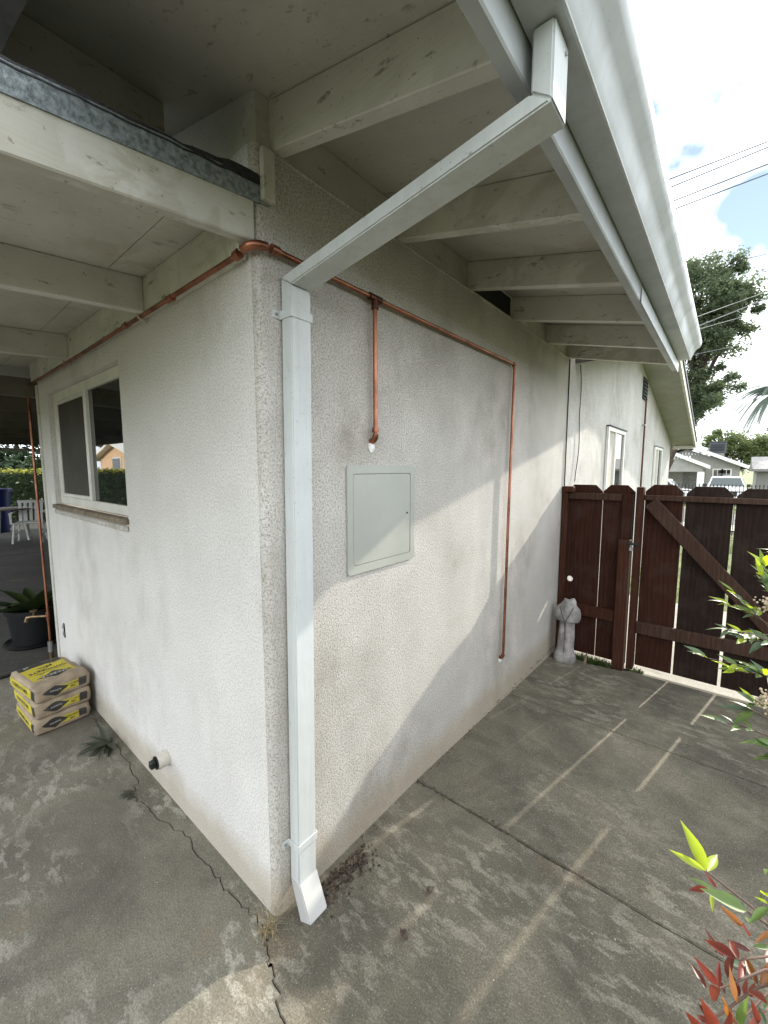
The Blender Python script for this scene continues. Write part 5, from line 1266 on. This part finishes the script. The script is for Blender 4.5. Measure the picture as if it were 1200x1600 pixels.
# iron fence
fe = thing('iron_fence', (at(1100, 765, 15.5).x, 15.5, -.45), 'black iron picket fence seen over the gate top', 'fence')
fx0, fx1 = at(1045, 760, 15.5).x, at(1240, 760, 15.5).x; n_ = 34; ft = at(1100, 757, 15.5).z
for k in range(n_):
    x = fx0+(fx1-fx0)*k/(n_-1); bm = bmesh.new(); bbox(bm, x-.009, x+.009, 15.491, 15.509, -.44, ft-.04)
    v = [bm.verts.new((x+a*.02, 15.5+b*.02, ft-.04)) for a, b in ((-1, -1), (1, -1), (1, 1), (-1, 1))]; tp = bm.verts.new((x, 15.5, ft+.04))
    for i in range(4): bm.faces.new((v[i], v[(i+1) % 4], tp))
    mk('picket', bm, 'black_iron', fe)
for z0 in (-.3, ft-.22): box('rail', fx0-.1, fx1+.1, 15.47, 15.489, z0, z0+.035, 'black_iron', fe, 0)
# shrubs beyond the gate, seen through the gaps
for i, (x, y, l_) in enumerate([(2.6, 9.5, 'leafy shrub on the lawn beyond the gate, nearer one'), (1.9, 13.5, 'leafy shrub by the iron fence beyond the gate')]):
    tree('lawn_shrub', (x, y, far_z(x, y)), l_, [(x, y, .25, .6, .45, 16), (x+.3, y+.3, .1, .5, .4, 12)], 2600, .06, 'tree2', .03, 1, 70+i, 'shrub')

# overhead wires
for i, (pa, pb, Y, r_) in enumerate([((1033, 285), (1182, 228), 34, .042), ((1037, 297), (1190, 234), 34, .042), ((1042, 318), (1193, 259), 34, .042), ((1045, 330), (1193, 274), 34, .042),
                                    ((1150, 473), (1200, 455), 20, .014), ((1140, 490), (1200, 466), 20, .022), ((1150, 498), (1200, 484), 20, .012), ((1128, 545), (1200, 530), 20, .014)]):
    a_, b_ = at(*pa, Y), at(*pb, Y+6); d = b_-a_; pts = [a_-d*1.2, a_-d*.4, a_, b_, b_+d*1.2, b_+d*3]
    w = ['topmost', 'second', 'third', 'lowest']
    tag(mk('overhead_wire', tube(bmesh.new(), pts, r_, 5), 'wire_far', None, 60, loc=tuple(a_)), '%s of the four overhead wires %s' % (w[i % 4], 'high in the sky' if i < 4 else 'beside the street tree'), 'wire', 'high overhead wires' if i < 4 else 'low overhead wires')

# ------------------------------------------------------------------ garden behind the camera (it shows in the patio window)
pk = thing('peach_house', (-34, -12, -.13), 'peach stucco house with white roof edge mirrored in the patio window', 'house')
box('wall', -44.5, -35.5, -19, -12, -.13, 2.6, 'peach', pk, .02)
mk('wall', prism(bmesh.new(), [(-44.5, 2.61), (-35.5, 2.61), (-40, 3.7)], 'Y', -18.9, -12.0), 'peach', pk)
for (a_, b_) in (((-40, 3.75), (-45.6, 2.35)), ((-40, 3.75), (-34.4, 2.35))):
    mk('roof', prism(bmesh.new(), [a_, b_, (b_[0], b_[1]+.22), (a_[0], a_[1]+.22)], 'Y', -19.4, -11.4), 'white_trim', pk)
wd = box('window', -41.0, -39.0, -12.0, -11.93, 1.5, 2.6, 'white_trim', pk, .02)
for k in range(2): box('pane', -40.9+k*.95, -40.05+k*.95, -11.93, -11.91, 1.6, 2.5, 'glass', wd, 0)
hb = thing('hedge', (-18, -7, -.13), 'low garden hedge mirrored in the patio window', 'hedge')
bm = bmesh.new(); leafcloud(bm, lambda: Vector((rt.uniform(-34, -6), -6.8+rt.gauss(0, .35), rt.uniform(-.1, 1.0)+.15*rt.random())), 9000, .10, rt); mk('foliage', bm, 'tree2', hb)
gw = box('garden_wall', -60, -4, -9.2, -9.0, -.13, 1.30, 'trim_dark', None, .02); tag(gw, 'dark low garden wall mirrored in the patio window', 'wall')
tree('shade_tree', (-47, -13, -.13), 'spreading shade tree mirrored in the patio window', [(-47, -13, 6.5, 3.2, 2.2, 26), (-44, -12.5, 6.0, 2.4, 1.4, 16), (-50, -13, 6.0, 3, 2, 18)], 7000, .22, 'tree', .3, 3, 90)
